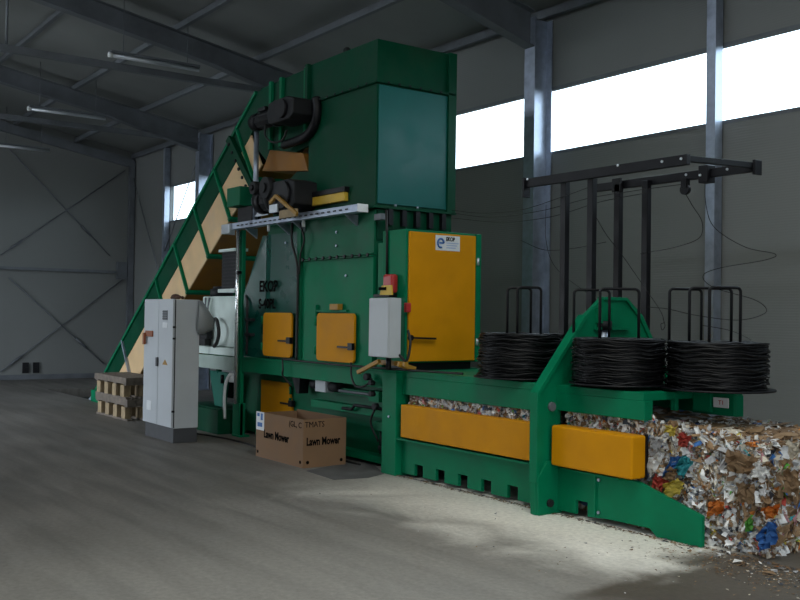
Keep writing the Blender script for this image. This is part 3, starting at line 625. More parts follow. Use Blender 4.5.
# tail section in the pit
part('tail_plate', MB().box(-18.75, -18.35, CY0, CY1, -.02, .10), GREEN, cv, .006)
part('loading_bed', MB().box(-21.5, -18.0, 6.2, 7.2, -.32, -.24), GREEN_SHADE, cv)
part('foot', MB().bar((-18.35, CY0-.02, .09), (-18.15, CY0-.04, -.0), .06, .05), GREEN, cv)
part('foot', MB().bar((-18.6, CY0-.02, .06), (-18.68, CY0-.04, 0.0), .05, .05), GALV, cv)
for y in (CY0+.03, CY1-.08):
    part('support_leg', MB().box(-15.05, -14.95, y, y+.06, 0, 1.45), GREEN_SHADE, cv, .003)
part('end_bracket', MB().box(*sorted((at(93, 395, 'y', 6.1)[0], at(101, 395, 'y', 6.1)[0])), 6.06, 6.16, .0, .22), GREEN, cv, .004)
part('chain_guard', MB().tube(spline([at(px, py, 'y', 6.08) for px, py in ((316, 98), (317, 112), (314, 126), (305, 137), (293, 142), (284, 145))]), .06, 8), BLACK, cv)

# geared motors
def gear_motor(lab, x0, x1, x2, z0, z1, y, big, flip=False):
    t = thing('gear_motor', lab, 'motor', (x0, y, z0), 'geared motors on the conveyor head')
    zc = (z0+z1)/2; r = (z1-z0)/2
    mm = MB().cyl((x0, y, zc), (x1, y, zc), r*.72, 22)
    mo = part('motor', mm, DARK, t)
    for i in range(9):
        a = 2*PI*i/9; part('cooling_fin', MB().box(x0+.12, x1-.03, y+math.cos(a)*r*.72-.008, y+math.cos(a)*r*.72+.008, zc+math.sin(a)*r*.72-.008, zc+math.sin(a)*r*.72+.008), DARK, mo)
    part('fan_cowl', MB().cyl((x0-.04, y, zc), (x0+.12, y, zc), r*.80, 22), BLACK, t)
    part('flange', MB().cyl((x1-.02, y, zc), (x1+.05, y, zc), r*.95, 22), DARK, t)
    part('gearbox', MB().poly([(x1+.05, zc-r*.8), (x1+.15, zc-r*big), (x2-.1, zc-r*big), (x2, zc-r*.6), (x2, zc+r*.7), (x2-.15, zc+r*big), (x1+.2, zc+r*big), (x1+.05, zc+r*.85)], 'xz', y-.16, y+.17), DARK, t, .015)
    part('gear_cover', MB().cyl((x2-.25, y-.20, zc), (x2-.25, y-.15, zc), r*.8, 22), BLACK, t)
    part('terminal_box', MB().box(x0+.2, x0+.4, y-.1, y+.1, zc+r*.65, zc+r*1.0), BLACK, t, .008)
    return t
GA = [at(px, 116, 'y', 5.96) for px in (257, 277, 304)]
t = gear_motor('dark geared motor high on the side of the conveyor head', GA[0][0], GA[1][0], GA[2][0], GA[1][2]-.145, GA[1][2]+.145, 5.96, 1.0)
part('loop_cable', MB().tube(spline([at(px, py, 'y', 5.88) for px, py in ((266, 124), (265, 135), (272, 142), (282, 140), (287, 130))]), .014, 7), RUBBER, t)
GB = [at(px, 199, 'y', 5.94) for px in (263, 276, 304)]
t = gear_motor('dark geared motor low on the hopper, just above the cable tray', GB[0][0], GB[1][0], GB[2][0], GB[1][2]-.21, GB[1][2]+.21, 5.96, .9)
for px, r in ((255, .085), (267, .14)):
    q = at(px, 188, 'y', 5.80)
    part('pulley', MB().cyl((q[0], 5.76, q[2]), (q[0], 5.86, q[2]), r, 24).cyl((q[0], 5.73, q[2]), (q[0], 5.76, q[2]), r*.45, 16), DARK, t)
dr = thing('drive_guard', 'dark green drive box with bracket at the left end of the cable tray', 'drive unit', (-11.8, 5.95, 2.95))
Q = lambda px, py, y=5.98: at(px, py, 'y', y)
part('box', MB().box(Q(234, 0)[0], Q(247, 0)[0], 5.92, 6.15, Q(240, 206)[2], Q(240, 187)[2]), GREEN_W, dr, .01)
part('bracket', MB().box(Q(240, 0)[0], Q(254, 0)[0], 6.0, 6.14, 2.94, Q(247, 206)[2]), BLACK, dr, .004)
part('side_plate', MB().poly([(Q(a, b)[0], Q(a, b)[2]) for a, b in ((256, 217), (269, 215), (269, 201), (265, 201))], 'xz', 5.96, 5.98), ALU, dr, .003, 'pale triangular side plate')
part('support', MB().bar(Q(270, 203, 5.72), Q(276, 196, 5.72), .03, .04).bar(Q(276, 196, 5.72), Q(297, 214, 5.72), .03, .04), YELP, dr, 0, 'yellow angled support arm')
part('support_plate', MB().box(Q(274, 0, 5.76)[0], Q(282, 0, 5.76)[0], 5.74, 5.76, Q(278, 212, 5.76)[2], Q(278, 204, 5.76)[2]), ALU, dr, .002)
part('support_plate', MB().box(Q(284, 0, 5.78)[0], Q(300, 0, 5.78)[0], 5.76, 5.80, Q(290, 217, 5.76)[2], Q(290, 209, 5.76)[2]), WOODP, dr, .002)

SPX = at(256, 170, 'y', 5.98)[0]
st = single('steel_standpipe', MB().cyl((SPX, 5.98, 2.94), (SPX, 5.98, 4.16), .035, 12).cyl((SPX, 5.98, 3.16), (SPX, 5.98, 3.24), .055, 12), GALV, 'vertical galvanised pipe between the two geared motors', 'pipe', (SPX, 5.98, 2.94))

# cable tray and duct
ct = thing('cable_tray', 'long galvanised cable tray across the front of the green chute', 'cable tray', (-10.6, 5.95, 2.87))
TX0, TX1 = -12.25, -9.02
part('tray', MB().box(TX0, TX1, 5.90, 6.02, 2.855, 2.862).box(TX0, TX1, 5.90, 5.906, 2.862, 2.93).box(TX0, TX1, 6.014, 6.02, 2.862, 2.93).box(TX0, TX1, 5.892, 5.906, 2.925, 2.935), GALV, ct)
part('end_cap', MB().box(TX1, TX1+.012, 5.89, 6.03, 2.85, 2.94), WHITE, ct, .002, 'white end cap')
part('end_box', MB().box(-12.42, -12.17, 5.86, 5.90, 2.80, 2.93).box(-12.42, -12.40, 5.9, 6.06, 2.80, 2.93), ALU, ct, .003)
for i in range(22): part('slot', MB().box(TX0+.25+.13*i, TX0+.31+.13*i, 5.888, 5.893, 2.885, 2.902), BLACK, ct)
for x in (-11.85, -10.95, -10.55, -9.35):
    part('bracket', MB().poly([(5.93, 2.855), (6.12, 2.855), (6.12, 2.72)], 'yz', x-.02, x+.02), GALV, ct, .002)
for x in (-11.2, -10.3): part('cable_gland', MB().cyl((x, 5.95, 2.77), (x, 5.95, 2.86), .02, 8), WHITE, ct)
cd = thing('cable_duct', 'bright white vertical conduit tube on the front of the left green post', 'cable duct', (-12.22, 6.04, .45))
part('duct', MB().cyl((-12.26, 6.047, .45), (-12.26, 6.047, 2.90), .029, 24), mat('bright_steel_tube', (.93, .94, .95), .22, metal=.85, var=.02), cd)
part('clip', MB().box(-12.30, -12.21, 6.02, 6.078, 2.25, 2.29), BLACK, cd)
part('outlet', MB().box(-12.46, -12.29, 6.03, 6.08, .74, .86), WHITE, cd, .004)
part('flexible_hose', MB().tube(spline([(-12.38, 6.02, .86), (-12.46, 6.0, .76), (-12.52, 6.0, .55), (-12.54, 6.02, .22)]), .022, 8), WHITE, cd)

# ------------------------------------------------------------------ hydraulic unit
hu = thing('hydraulic_unit', 'pale green hydraulic power unit with tank, hoses and black cooler behind the grey control cabinet', 'hydraulic unit', (-13.0, 6.6, 0))
HX0, HX1 = -13.62, -12.40
part('tank', MB().box(HX0, HX1, 6.14, 6.95, 1.22, 1.95), PALE, hu, .02)
part('frame_beam', MB().box(HX0-.3, HX1+.08, 6.02, 6.085, .90, 1.09), mat('dull_pale_green', (.36, .45, .41), .5), hu, .006)
part('tray', MB().box(HX0-.1, HX1-.02, 6.10, 7.0, 1.10, 1.21), PALE, hu, .006)
ba = part('drip_tray', MB().box(HX0-.3, -12.55, 5.92, 6.6, 0, .34).box(HX0-.3, -12.57, 5.95, 6.0, .34, .36), GREEN_SHADE, hu, .006)
part('sloped_panel', MB().poly([(-13.25, .86), (-12.62, .86), (-12.75, .36), (-13.05, .36)], 'xz', 6.1, 6.14), GREEN_G, hu, .004)
part('panel_handle', MB().cyl((-12.78, 6.085, .70), (-12.78, 6.085, .82), .025, 10), BLACK, hu)
part('pump', MB().cyl((-13.7, 6.5, .6), (-13.2, 6.5, .6), .17, 18), DARK, hu)
co_ = part('oil_cooler', MB().box(-12.88, -12.40, 6.10, 6.24, 2.05, 2.58), DARK, hu, .004, 'black oil cooler')
part('cooler_frame', MB().box(-12.92, -12.38, 6.06, 6.26, 2.58, 2.62).box(-12.92, -12.38, 6.06, 6.26, 2.0, 2.05), PALE, co_)
for i in range(10): part('cooler_fin', MB().box(-12.87, -12.41, 6.09, 6.102, 2.08+.05*i, 2.095+.05*i), BLACK, co_)
part('filler_cap', MB().cyl((-13.30, 6.3, 1.95), (-13.30, 6.3, 2.06), .17, 20).cyl((-13.30, 6.3, 2.06), (-13.30, 6.3, 2.10), .13, 20), DARK, hu)
vb = part('valve_block', MB().box(-13.52, -13.2, 6.02, 6.12, 1.32, 1.52).box(-13.46, -13.25, 6.02, 6.12, 1.22, 1.32), DARK, hu, .01)
for k in range(4): part('valve', MB().cyl((-13.50+.09*k, 6.02, 1.42), (-13.50+.09*k, 5.94, 1.42), .032, 10), BLACK, vb)
part('hose', MB().tube(spline([(-13.05, 6.08, 1.22), (-12.88, 6.04, 1.28), (-12.80, 6.03, 1.42), (-12.88, 6.04, 1.58), (-13.03, 6.08, 1.62)]), .028, 8), RUBBER, hu)
part('hose', MB().tube(spline([(-13.45, 6.06, 1.52), (-13.45, 6.0, 1.62), (-13.3, 5.98, 1.66), (-13.2, 6.04, 1.55)]), .025, 8), RUBBER, hu)
for k in range(4): part('pipe', MB().tube([(-13.42+.07*k, 6.10, 1.93), (-13.38+.05*k, 6.08, 1.80), (-13.40+.055*k, 6.08, 1.64)], .014, 7), PALE if k % 2 else DULL, hu)

# ------------------------------------------------------------------ tying cabinet
tc_ = thing('tying_cabinet', 'tall green cabinet with a big orange door on the press beside the wire coils', 'cabinet', (-8.65, 6.58, 1.115))
part('carcass', MB().box(-8.80, -8.36, 6.09, 7.12, 1.20, 2.63).box(-8.36, -8.335, 7.045, 7.12, 1.20, 2.63), GREEN, tc_, .006)
part('feet', MB().box(-8.78, -8.42, 6.14, 7.05, 1.116, 1.20), BLACK, tc_)
dd = part('door', MB().box(-8.36, -8.33, 6.115, 7.035, 1.215, 2.605), ORANGE, tc_, .006, 'orange sheet door')
stk = part('sticker', MB().box(-8.33, -8.327, 6.46, 6.80, 2.42, 2.585), PAPER, dd, 0, 'white sticker with blue round mark')
ring = MB(); ring.tube([(-8.325, 6.53+.042*math.cos(a), 2.50+.048*math.sin(a)) for a in [2*PI*i/20 for i in range(17)]], .011, 6); part('round_mark', ring, BLUEINK, stk)
part('round_mark', MB().box(-8.327, -8.324, 6.51, 6.57, 2.492, 2.51), BLUEINK, stk)
text('lettering', 'EKOP', .06, (-8.326, 6.665, 2.545), '+x', INK, stk, .12, .001, .002)
for k in range(3): part('text_line', MB().box(-8.327, -8.3255, 6.61, 6.78-.02*k, 2.498-.026*k, 2.511-.026*k), PALEBLUE, stk)
part('handle', MB().cyl((-8.33, 6.13, 1.47), (-8.29, 6.13, 1.47), .03, 10).bar((-8.29, 6.11, 1.47), (-8.29, 6.45, 1.46), .03, .02), BLACK, dd)
part('safety_switch', MB().box(-8.36, -8.31, 6.07, 6.13, 1.74, 1.84), RED, dd, .006, 'red safety switch')
for z in (2.32, 1.42): part('hinge', MB().cyl((-8.335, 7.07, z-.04), (-8.335, 7.07, z+.04), .016, 8), ALU, dd)
sp = part('side_post', MB().box(-8.90, -8.80, 6.10, 6.14, 1.12, 2.5), GREEN, tc_, .003)
part('cable', MB().tube([(-8.72, 6.075, 2.86), (-8.70, 6.075, 2.6), (-8.69, 6.075, 2.15)], .014, 7), RUBBER, tc_)
part('junction_box', MB().box(-8.95, -8.82, 6.07, 6.14, 2.76, 2.83), DULL, tc_, .005)

al = thing('alarm_beacon', 'red alarm beacon with yellow emergency sign above the small grey control box', 'alarm', (-8.62, 6.03, 1.93))
Q = lambda px, py, y=6.0: at(px, py, 'y', y)
part('lamp', MB().box(Q(386.5, 0)[0], Q(396, 0)[0], 6.0, 6.085, Q(391, 293)[2], Q(391, 274)[2]), RED, al, .025)
sg = part('sign_plate', MB().poly([(Q(a, b, 5.97)[0], Q(a, b, 5.97)[2]) for a, b in ((379.5, 295), (392, 295), (391, 285), (381.5, 285.5))], 'xz', 5.97, 5.99), YEL, al, .004)
part('emergency_button', MB().box(Q(382.5, 0, 5.96)[0], Q(389.5, 0, 5.96)[0], 5.96, 5.971, Q(386, 290, 5.96)[2], Q(386, 287, 5.96)[2]), INK, sg)
part('base', MB().box(Q(379, 0)[0], Q(395, 0)[0], 5.98, 6.085, 1.90, Q(386, 294)[2]), BLACK, al, .004)

cb = thing('control_box', 'small grey control box on yellow brackets in front of the press post', 'control box', (-8.45, 5.86, 1.2))
A1 = at(369, 298, 'y', 5.78); A2 = at(388.5, 298, 'y', 5.78); A3 = at(388.5, 358, 'y', 5.78)
CX0, CX1 = A1[0], A2[0]; yb = 5.78+.165
part('housing', MB().box(CX0, CX1, 5.80, yb, A3[2], A1[2]), GREY, cb, .005)
part('door', MB().box(CX0+.005, CX1-.005, 5.78, 5.799, A3[2]+.005, A1[2]-.005), GREY, cb, .004)
part('bracket', MB().bar((CX0-.25, 5.82, 1.08), (CX0+.12, 5.84, 1.22), .04, .04), YELP, cb, 0.003)
part('bracket', MB().bar((CX0-.05, 5.95, 1.20), (CX1+.1, 5.95, 1.20), .05, .05).bar((CX1+.02, 5.9, 1.2), (CX1+.02, 6.12, 1.14), .04, .05), YELP, cb, .003)
part('gland', MB().cyl((CX0+.25, 5.87, 1.14), (CX0+.25, 5.87, A3[2]), .03, 8), BLACK, cb)
part('cable', MB().tube(spline([(CX1-.02, 5.93, 1.3), (CX1+.10, 5.95, 1.24), (CX1+.12, 5.98, 1.42), (CX1+.05, 6.0, 1.55)]), .014, 7), RUBBER, cb)

# ------------------------------------------------------------------ coils, stands, rack
def coil(lab, cx, cy, r, z0, z1, seed):
    rnd = random.Random(seed); m = MB(); n = 56
    layers = 30
    for k in range(layers):
        z = z0+.012+(z1-z0-.024)*k/(layers-1)
        for q in range(2):
            rr = r-.010-rnd.uniform(0, .026)-q*.02; ph = rnd.uniform(0, 6.3); a1, a2, a3 = rnd.uniform(.003, .012), rnd.uniform(.002, .007), rnd.uniform(.005, .016)
            pts = [(cx+math.cos(t)*(rr+a1*math.sin(2*t+ph)+a2*math.sin(7*t+ph*2)), cy+math.sin(t)*(rr+a1*math.sin(2*t+ph)+a2*math.sin(7*t+ph*2)), z+a3*math.sin(3*t+ph*3)+a2*math.sin(9*t)) for t in [2*PI*i/n for i in range(n)]]
            m.tube(pts, rnd.uniform(.0055, .009), 5, True)
    for q in range(12):
        rr = r-.02-q*.018; ph = rnd.uniform(0, 6.3)
        pts = [(cx+math.cos(t)*(rr+.01*math.sin(2*t+ph)), cy+math.sin(t)*(rr+.01*math.sin(3*t+ph)), z1-.006+.007*math.sin(3*t+ph)) for t in [2*PI*i/n for i in range(n)]]
        m.tube(pts, .008, 5, True)
    # body of the bundle, a ring
    o_ = r-.045; i_ = r-.23
    b = m.bm; ring = []
    for t in [2*PI*i/n for i in range(n)]:
        c, s = math.cos(t), math.sin(t); ring.append([b.verts.new((cx+c*q, cy+s*q, z)) for q, z in ((o_, z0+.004), (o_, z1-.012), (i_, z1-.012), (i_, z0+.004))])
    for i in range(n):
        for j in range(4): b.faces.new((ring[i][j], ring[(i+1) % n][j], ring[(i+1) % n][(j+1) % 4], ring[i][(j+1) % 4]))
    return single('wire_coil', m, WIREM, lab, 'wire coil', (cx, cy, z0), 0, 'coils of black baling wire')
def u_rod(parent, pa, pb, z0, z1, r=.0125):
    (xa, ya), (xb, yb_) = pa, pb; va = Vector((xa, ya, 0)); vb_ = Vector((xb, yb_, 0)); d = (vb_-va).normalized(); q = .035
    P = [(xa, ya, z0), (xa, ya, z1-q)]
    for i in range(1, 5): t = PI/2*i/5; P.append(tuple(va+d*q*(1-math.cos(t))+Vector((0, 0, z1-q+q*math.sin(t)))))
    P.append(tuple(va+d*q+Vector((0, 0, z1)))); P.append(tuple(vb_-d*q+Vector((0, 0, z1))))
    for i in range(1, 5): t = PI/2*(1-i/5); P.append(tuple(vb_-d*q*(1-math.cos(t))+Vector((0, 0, z1-q+q*math.sin(t)))))
    P += [(xb, yb_, z1-q), (xb, yb_, z0)]
    part('guide_rod', MB().tube(P, r, 8), BLACK, parent)
def stand(lab, cx, cy, rd, z, rods, zt, hub):
    t = thing('coil_stand', lab, 'coil stand', (cx, cy, z-.03), 'turntables for wire coils')
    part('turntable', MB().cyl((cx, cy, z-.016), (cx, cy, z-.002), rd, 56), BLACK, t)
    part('hub', MB().cyl((cx, cy, hub), (cx, cy, z-.016), .09, 16), DARK, t)
    for pa, pb in rods: u_rod(t, pa, pb, z-.004, zt)
    return t
def rodpos(px, y): return (at(px, 300, 'y', y)[0], y)
CL = (-6.86, 6.36); CC = (-5.65, 6.38); CR = (-4.945, 6.77)
stand('round black coil stand left of the arched green frame', *CL, .44, 1.145, [(rodpos(507.5, 6.30), rodpos(531, 6.50)), (rodpos(517.5, 6.20), rodpos(541, 6.42))], 1.985, 1.117)
stand('round black coil stand right behind the arched green frame', *CC, .42, 1.16, [(rodpos(574, 6.30), rodpos(609.5, 6.58)), (rodpos(600, 6.16), rodpos(639, 6.46))], 1.955, 1.117)
stand('round black coil stand at the outer end above the bale', *CR, .455, 1.15, [(rodpos(669.5, 6.74), rodpos(701.5, 7.04)), (rodpos(689.5, 6.62), rodpos(731.5, 6.94)), (rodpos(709.5, 6.52), rodpos(740.5, 6.80))], 1.965, 1.117)
coil('black wire coil on its own left of the arched frame', *CL, .41, 1.147, 1.545, 1)
coil('middle black wire coil, just right of the arched frame', *CC, .405, 1.162, 1.53, 2)
coil('rightmost black wire coil, overhanging the bale', *CR, .41, 1.152, 1.52, 3)
for c, b_ in ((CC, (-.15, -.36)), (CR, (-.26, -.28))):
    pass
rk = thing('wire_guide_rack', 'tall black steel rack of four posts guiding baling wires above the coils', 'rack', (-6.4, 7.1, 1.11))
for px, y, zb in ((564.5, 6.85, 1.117), (591.5, 6.85, 1.117), (618, 7.5, 1.11), (646, 7.5, 1.11)):
    x = at(px, 250, 'y', y)[0]; part('post', MB().box(x-.036, x+.036, y-.03, y+.03, zb, 3.06), BLACK, rk, .004)
xa, xb = at(527, 186, 'y', 6.80)[0], at(689, 159, 'y', 6.80)[0]
part('front_bar', MB().box(xa, xb, 6.77, 6.82, 3.02, 3.11), BLACK, rk, .004)
xc, xd = at(592, 186, 'y', 7.54)[0], at(757, 166, 'y', 7.54)[0]
part('rear_bar', MB().box(xc, xd, 7.53, 7.58, 3.02, 3.10), BLACK, rk, .004)
part('end_bar', MB().bar((xb-.03, 6.8, 3.075), (xd-.03, 7.56, 3.075), .05, .05), BLACK, rk, .003)
part('end_plate', MB().box(xa-.01, xa+.02, 6.74, 6.83, 2.92, 3.12), BLACK, rk, .003)
part('end_plate', MB().box(xd-.02, xd+.01, 7.50, 7.60, 2.99, 3.12), BLACK, rk, .003)
xp = at(684, 184, 'y', 7.5)[0]
part('pulley', MB().cyl((xp, 7.5, 2.93), (xp, 7.54, 2.93), .05, 14).box(xp-.03, xp+.03, 7.49, 7.55, 2.94, 3.03), BLACK, rk)
xq = at(704, 172, 'y', 7.5)[0]
part('clamp', MB().box(xq-.05, xq+.05, 7.48, 7.60, 2.97, 3.13), BLACK, rk, .006)
part('joint_plate', MB().box(at(618, 178, 'y', 7.5)[0]-.055, at(618, 178, 'y', 7.5)[0]+.055, 7.47, 7.5, 2.98, 3.12), DARK, rk, .004)
bolts([(at(px, 0, 'y', 6.77)[0], 6.77, z) for px, z in ((530, 3.10), (620, 3.10), (664, 3.075), (683, 3.075))], '-y', ALU, rk, .012, .012)
bolts([(at(px, 0, 'y', 7.53)[0], 7.53, 3.07) for px in (688, 729, 749)], '-y', ALU, rk, .012, .012)
bolts([(at(702, 0, 'y', 7.48)[0], 7.48, 3.04)], '-y', ALU, rk, .012, .012)
# loose baling wires
def wire(lab, pts, r=.0035, name='baling_wire'):
    single(name, MB().tube(spline([at(px, py, 'y', y) for px, py, y in pts], 10), r, 5), WIREM, lab, 'wire', at(*pts[0][:2], 'y', pts[0][2]), 0, 'loose baling wires')
wire('thin wire looping down from the rack pulley to the right and back', [(684, 191, 7.5), (692, 205, 7.6), (702, 222, 7.7), (699, 238, 7.8), (676, 247, 7.7), (650, 252, 7.5), (640, 254, 7.45)])
wire('thin wire hanging from the rack clamp in two wide loops at the right', [(705, 178, 7.55), (706, 205, 7.6), (715, 228, 7.8), (745, 247, 8.2), (775, 254, 8.5), (765, 260, 8.4), (720, 268, 8.0), (703, 276, 7.8), (715, 288, 7.9), (755, 300, 8.2), (766, 312, 8.3), (740, 320, 8.0), (700, 316, 7.7), (668, 309, 7.5), (648, 307, 7.4)])
wire('thin wire arching behind the guide rods of the outer coil', [(700, 325, 7.6), (728, 330, 7.7), (748, 338, 7.5), (757, 346, 7.1)])
wire('thin wire with a twisted end hanging between the rack posts and outer coil', [(592, 210, 7.0), (606, 234, 7.2), (622, 255, 7.4), (636, 275, 7.4), (652, 298, 7.4), (661, 312, 7.4), (664, 322, 7.4), (661, 324, 7.4), (662, 330, 7.4), (665, 326, 7.4), (663, 318, 7.4)])
wire('thin wire strung from the hopper side to the rack, topmost of three', [(452, 210, 6.8), (480, 213, 6.8), (520, 210, 6.8), (562, 197, 6.8), (592, 186, 6.85)])
wire('thin wire strung from the hopper side to the rack, middle one of three', [(452, 213, 6.9), (490, 217, 6.9), (540, 211, 6.9), (590, 198, 7.1), (640, 190, 7.4), (684, 184, 7.5)])
wire('thin wire strung from the hopper side to the rack, lowest of three', [(452, 218, 7.0), (500, 222, 7.0), (550, 217, 7.0), (600, 202, 7.2), (646, 193, 7.4)])
wire('thin wire sagging behind the left coil rods toward the arched frame', [(520, 240, 7.6), (545, 250, 7.6), (575, 248, 7.6), (606, 242, 7.6)])
wire('thin wire dropping along the wall column behind the left coil', [(546, 205, 7.9), (546, 240, 7.9), (556, 268, 7.8), (590, 295, 7.6), (604, 305, 7.5)])

# ------------------------------------------------------------------ control cabinet
KX0, KX1, KY0, KY1 = -13.0, -11.99, 5.0, 5.37
kc = thing('control_cabinet', 'tall grey two-door control cabinet on a dark plinth', 'control cabinet', (-12.5, 5.2, 0))
part('plinth', MB().box(KX0+.02, KX1-.005, KY0+.03, KY1-.01, 0, .19), PLINTH, kc, .004)
part('carcass', MB().box(KX0+.01, KX1, KY0+.035, KY1, .19, 1.875), GREY, kc, .006)
xs = at(158, 350, 'y', 5.0)[0]
d1 = part('door', MB().box(KX0, xs-.004, KY0, KY0+.03, .2, 1.88), GREY, kc, .005)
d2 = part('door', MB().box(xs+.004, KX1-.012, KY0, KY0+.03, .2, 1.88), GREY, kc, .005)
g = at(165.5, 312, 'y', 5.0)
vg = part('vent', MB().box(g[0]-.08, g[0]+.08, KY0-.008, KY0, 1.60, 1.73), DULL, d2, .003)
for i in range(4): part('louvre', MB().box(g[0]-.07, g[0]+.07, KY0-.014, KY0-.008, 1.615+.03*i, 1.628+.03*i), PLINTH, vg)
part('label', MB().box(g[0]-.085, g[0]+.075, KY0-.004, KY0, 1.50, 1.57), PAPER, d2, 0, 'white paper label')
g = at(150, 334, 'y', 5.0)
ms = part('main_switch', MB().box(g[0]-.13, g[0]+.12, KY0-.02, KY0, 1.37, 1.45), RUST, d1, .004, 'rusty red main switch')
part('switch_handle', MB().box(g[0]-.15, g[0]-.10, KY0-.05, KY0-.015, 1.26, 1.42), RUST, ms, .006)
g = at(158.5, 361, 'y', 5.0); part('lock_handle', MB().box(g[0]-.05, g[0]+.0, KY0-.025, KY0, .98, 1.10), PLINTH, d1, .004)
g = at(165, 362.5, 'y', 5.0); part('warning_triangle', MB().poly([(g[0]-.09, 1.01), (g[0]+.09, 1.01), (g[0], 1.08)], 'xz', KY0-.004, KY0), YELP, d2)
g = at(149, 405, 'y', 5.0); part('label', MB().box(g[0]-.08, g[0]+.08, KY0-.004, KY0, .37, .50), PAPER, d1, 0, 'small white document label')
for z in (1.35, 1.5, .4): part('hinge', MB().box(KX1-.012, KX1+.004, KY0+.0, KY0+.04, z, z+.025), BLACK, d2)
part('corner_gap', MB().box(KX1-.011, KX1-.001, KY0+.028, KY0+.04, .2, 1.87), BLACK, kc)
g = single('work_glove', MB().ball((-12.28, 5.15, 1.915), .045, 1.9, 1.3, .8).ball((-12.14, 5.13, 1.905), .04, 1.6, 1, .65).ball((-12.4, 5.16, 1.90), .03, 1.8, 1, .7).ball((-12.03, 5.14, 1.90), .022, 1, 1, 1), RAGM, 'dark rust-coloured rag lying on top of the grey control cabinet', 'rag', (-12.25, 5.15, 1.876))
g.name = 'rag'
# plastic bag hanging on the cabinet side
bg = MB(); rnd = random.Random(4); b = bg.bm; rings = []
prof_ = [(1.86, .03, .02), (1.78, .06, .05), (1.70, .09, .08), (1.60, .12, .09), (1.50, .11, .08), (1.43, .06, .05)]
for k, (z, ry, rx) in enumerate(prof_):
    cyy = 5.36+(.0, .03, .055, .07, .06, .03)[k]
    rings.append([b.verts.new((KX1+.02+max(-.012, (rx*(1+.18*rnd.uniform(-1, 1)))*(.5+.5*math.cos(t))*1.0), cyy+ry*math.sin(t)*(1+.15*rnd.uniform(-1, 1)), z+rnd.uniform(-.015, .015))) for t in [2*PI*i/14 for i in range(14)]])
for i in range(len(rings)-1):
    for j in range(14): b.faces.new((rings[i][j], rings[i][(j+1) % 14], rings[i+1][(j+1) % 14], rings[i+1][j])).smooth = True
b.faces.new(rings[0]); b.faces.new(rings[-1])
single('plastic_bag', bg, BAGM, 'crumpled grey plastic bag hanging off the upper corner of the control cabinet', 'bag', (KX1+.02, 5.4, 1.44))

# ------------------------------------------------------------------ cardboard box
BXA, BXB, BYA, BYB, BH = -10.47, -9.35, 5.44, 6.0, .535
cbx = thing('cardboard_box', 'open brown cardboard carton printed Lawn Mower on the floor before the press', 'box', (-9.9, 5.7, 0))
tk = .008
fr2 = part('side_panel', MB().box(BXA, BXB, BYA, BYA+tk, 0, BH), CARD, cbx)
rt2 = part('side_panel', MB().box(BXB-tk, BXB, BYA+tk, BYB, 0, BH), CARD, cbx)
part('side_panel', MB().box(BXA, BXA+tk, BYA+tk, BYB, 0, BH-.02), CARD, cbx)
part('side_panel', MB().box(BXA+tk, BXB-tk, BYB-tk, BYB, 0, BH), CARDIN, cbx)
part('bottom', MB().box(BXA+tk, BXB-tk, BYA+tk, BYB-tk, .0, tk), CARDIN, cbx)
part('flap', MB().poly([(BXA+.02, .0), (BXB-.3, .0), (BXB-.32, -.26), (BXA+.05, -.26)], 'xz', BYB-tk-.012, BYB-tk-.004) if False else MB().bar((BXA+.25, BYB-.03, BH-.10), (BXB-.1, BYB-.03, BH-.10), .006, .2), CARDIN, cbx)
text('lettering', 'Lawn Mower', .13, (-9.97, BYA-.002, .285), '-y', INK, fr2, .60, .0012, .004)
text('lettering', 'Lawn Mower', .12, (BXB+.002, 5.70, .285), '+x', INK, rt2, .44, .0012, .004)
text('lettering', '(GL, C', .09, (-9.53, BYA-.002, .465), '-y', INK, fr2, .28, .0012, 0)
text('lettering', 'TMATS', .09, (BXB+.002, 5.585, .475), '+x', INK, rt2, .25, .0012, 0)
lab = part('shipping_label', MB().box(BXA+.005, BXA+.20, BYA-.003, BYA, .32, .535), PAPER, fr2, 0, 'white shipping label')
part('label_print', MB().box(BXA+.04, BXA+.16, BYA-.005, BYA-.003, .36, .41).box(BXA+.03, BXA+.09, BYA-.005, BYA-.003, .48, .52).box(BXA+.12, BXA+.17, BYA-.005, BYA-.003, .44, .52), BLUEINK, lab)
for x in (BXA+.05, BXB-.06): part('staple_mark', MB().cyl((x, BYA, .06), (x, BYA-.002, .06), .02, 10), INK, fr2)
for y in (BYA+.06, BYB-.06): part('staple_mark', MB().cyl((BXB, y, .06), (BXB+.002, y, .06), .02, 10), INK, rt2)

# ------------------------------------------------------------------ pallets
def pallet(lab, z, x0, x1, y0, y1, h, dx):
    t = thing('wooden_pallet', lab, 'pallet', ((x0+x1)/2, (y0+y1)/2, z), 'stacked pallets beside the conveyor')
    x0 += dx; x1 += dx
    for i in range(3):
        y = y0+(y1-y0-.1)*i/2; part('bottom_board', MB().box(x0, x1, y, y+.1, z, z+.03), WOODG, t, .003)
    for i in range(3):
        for j in range(4):
            xx = x0+.08+(x1-x0-.34)*j/3; yy = y0+(y1-y0-.1)*i/2
            part('block', MB().box(xx, xx+.17, yy, yy+.1, z+.03, z+h-.12), WOODP, t, .004)
    for i in range(4):
        xx = x0+(x1-x0-.12)*i/3; part('stringer', MB().box(xx, xx+.12, y0, y1, z+h-.12, z+h-.10), WOODG, t, .003)
    for i in range(4):
        y = y0+(y1-y0-.13)*i/3; part('deck_board', MB().box(x0-.05, x1-.05*(i % 2), y, y+.13, z+h-.10, z+h), WOODG, t, .003)
pallet('lower weathered wooden pallet standing on the floor behind the grey cabinet', 0, -16.2, -14.75, 5.42, 6.0, .335, 0)
pallet('upper weathered wooden pallet stacked on another behind the grey cabinet', .335, -16.2, -14.75, 5.42, 6.0, .335, -.06)
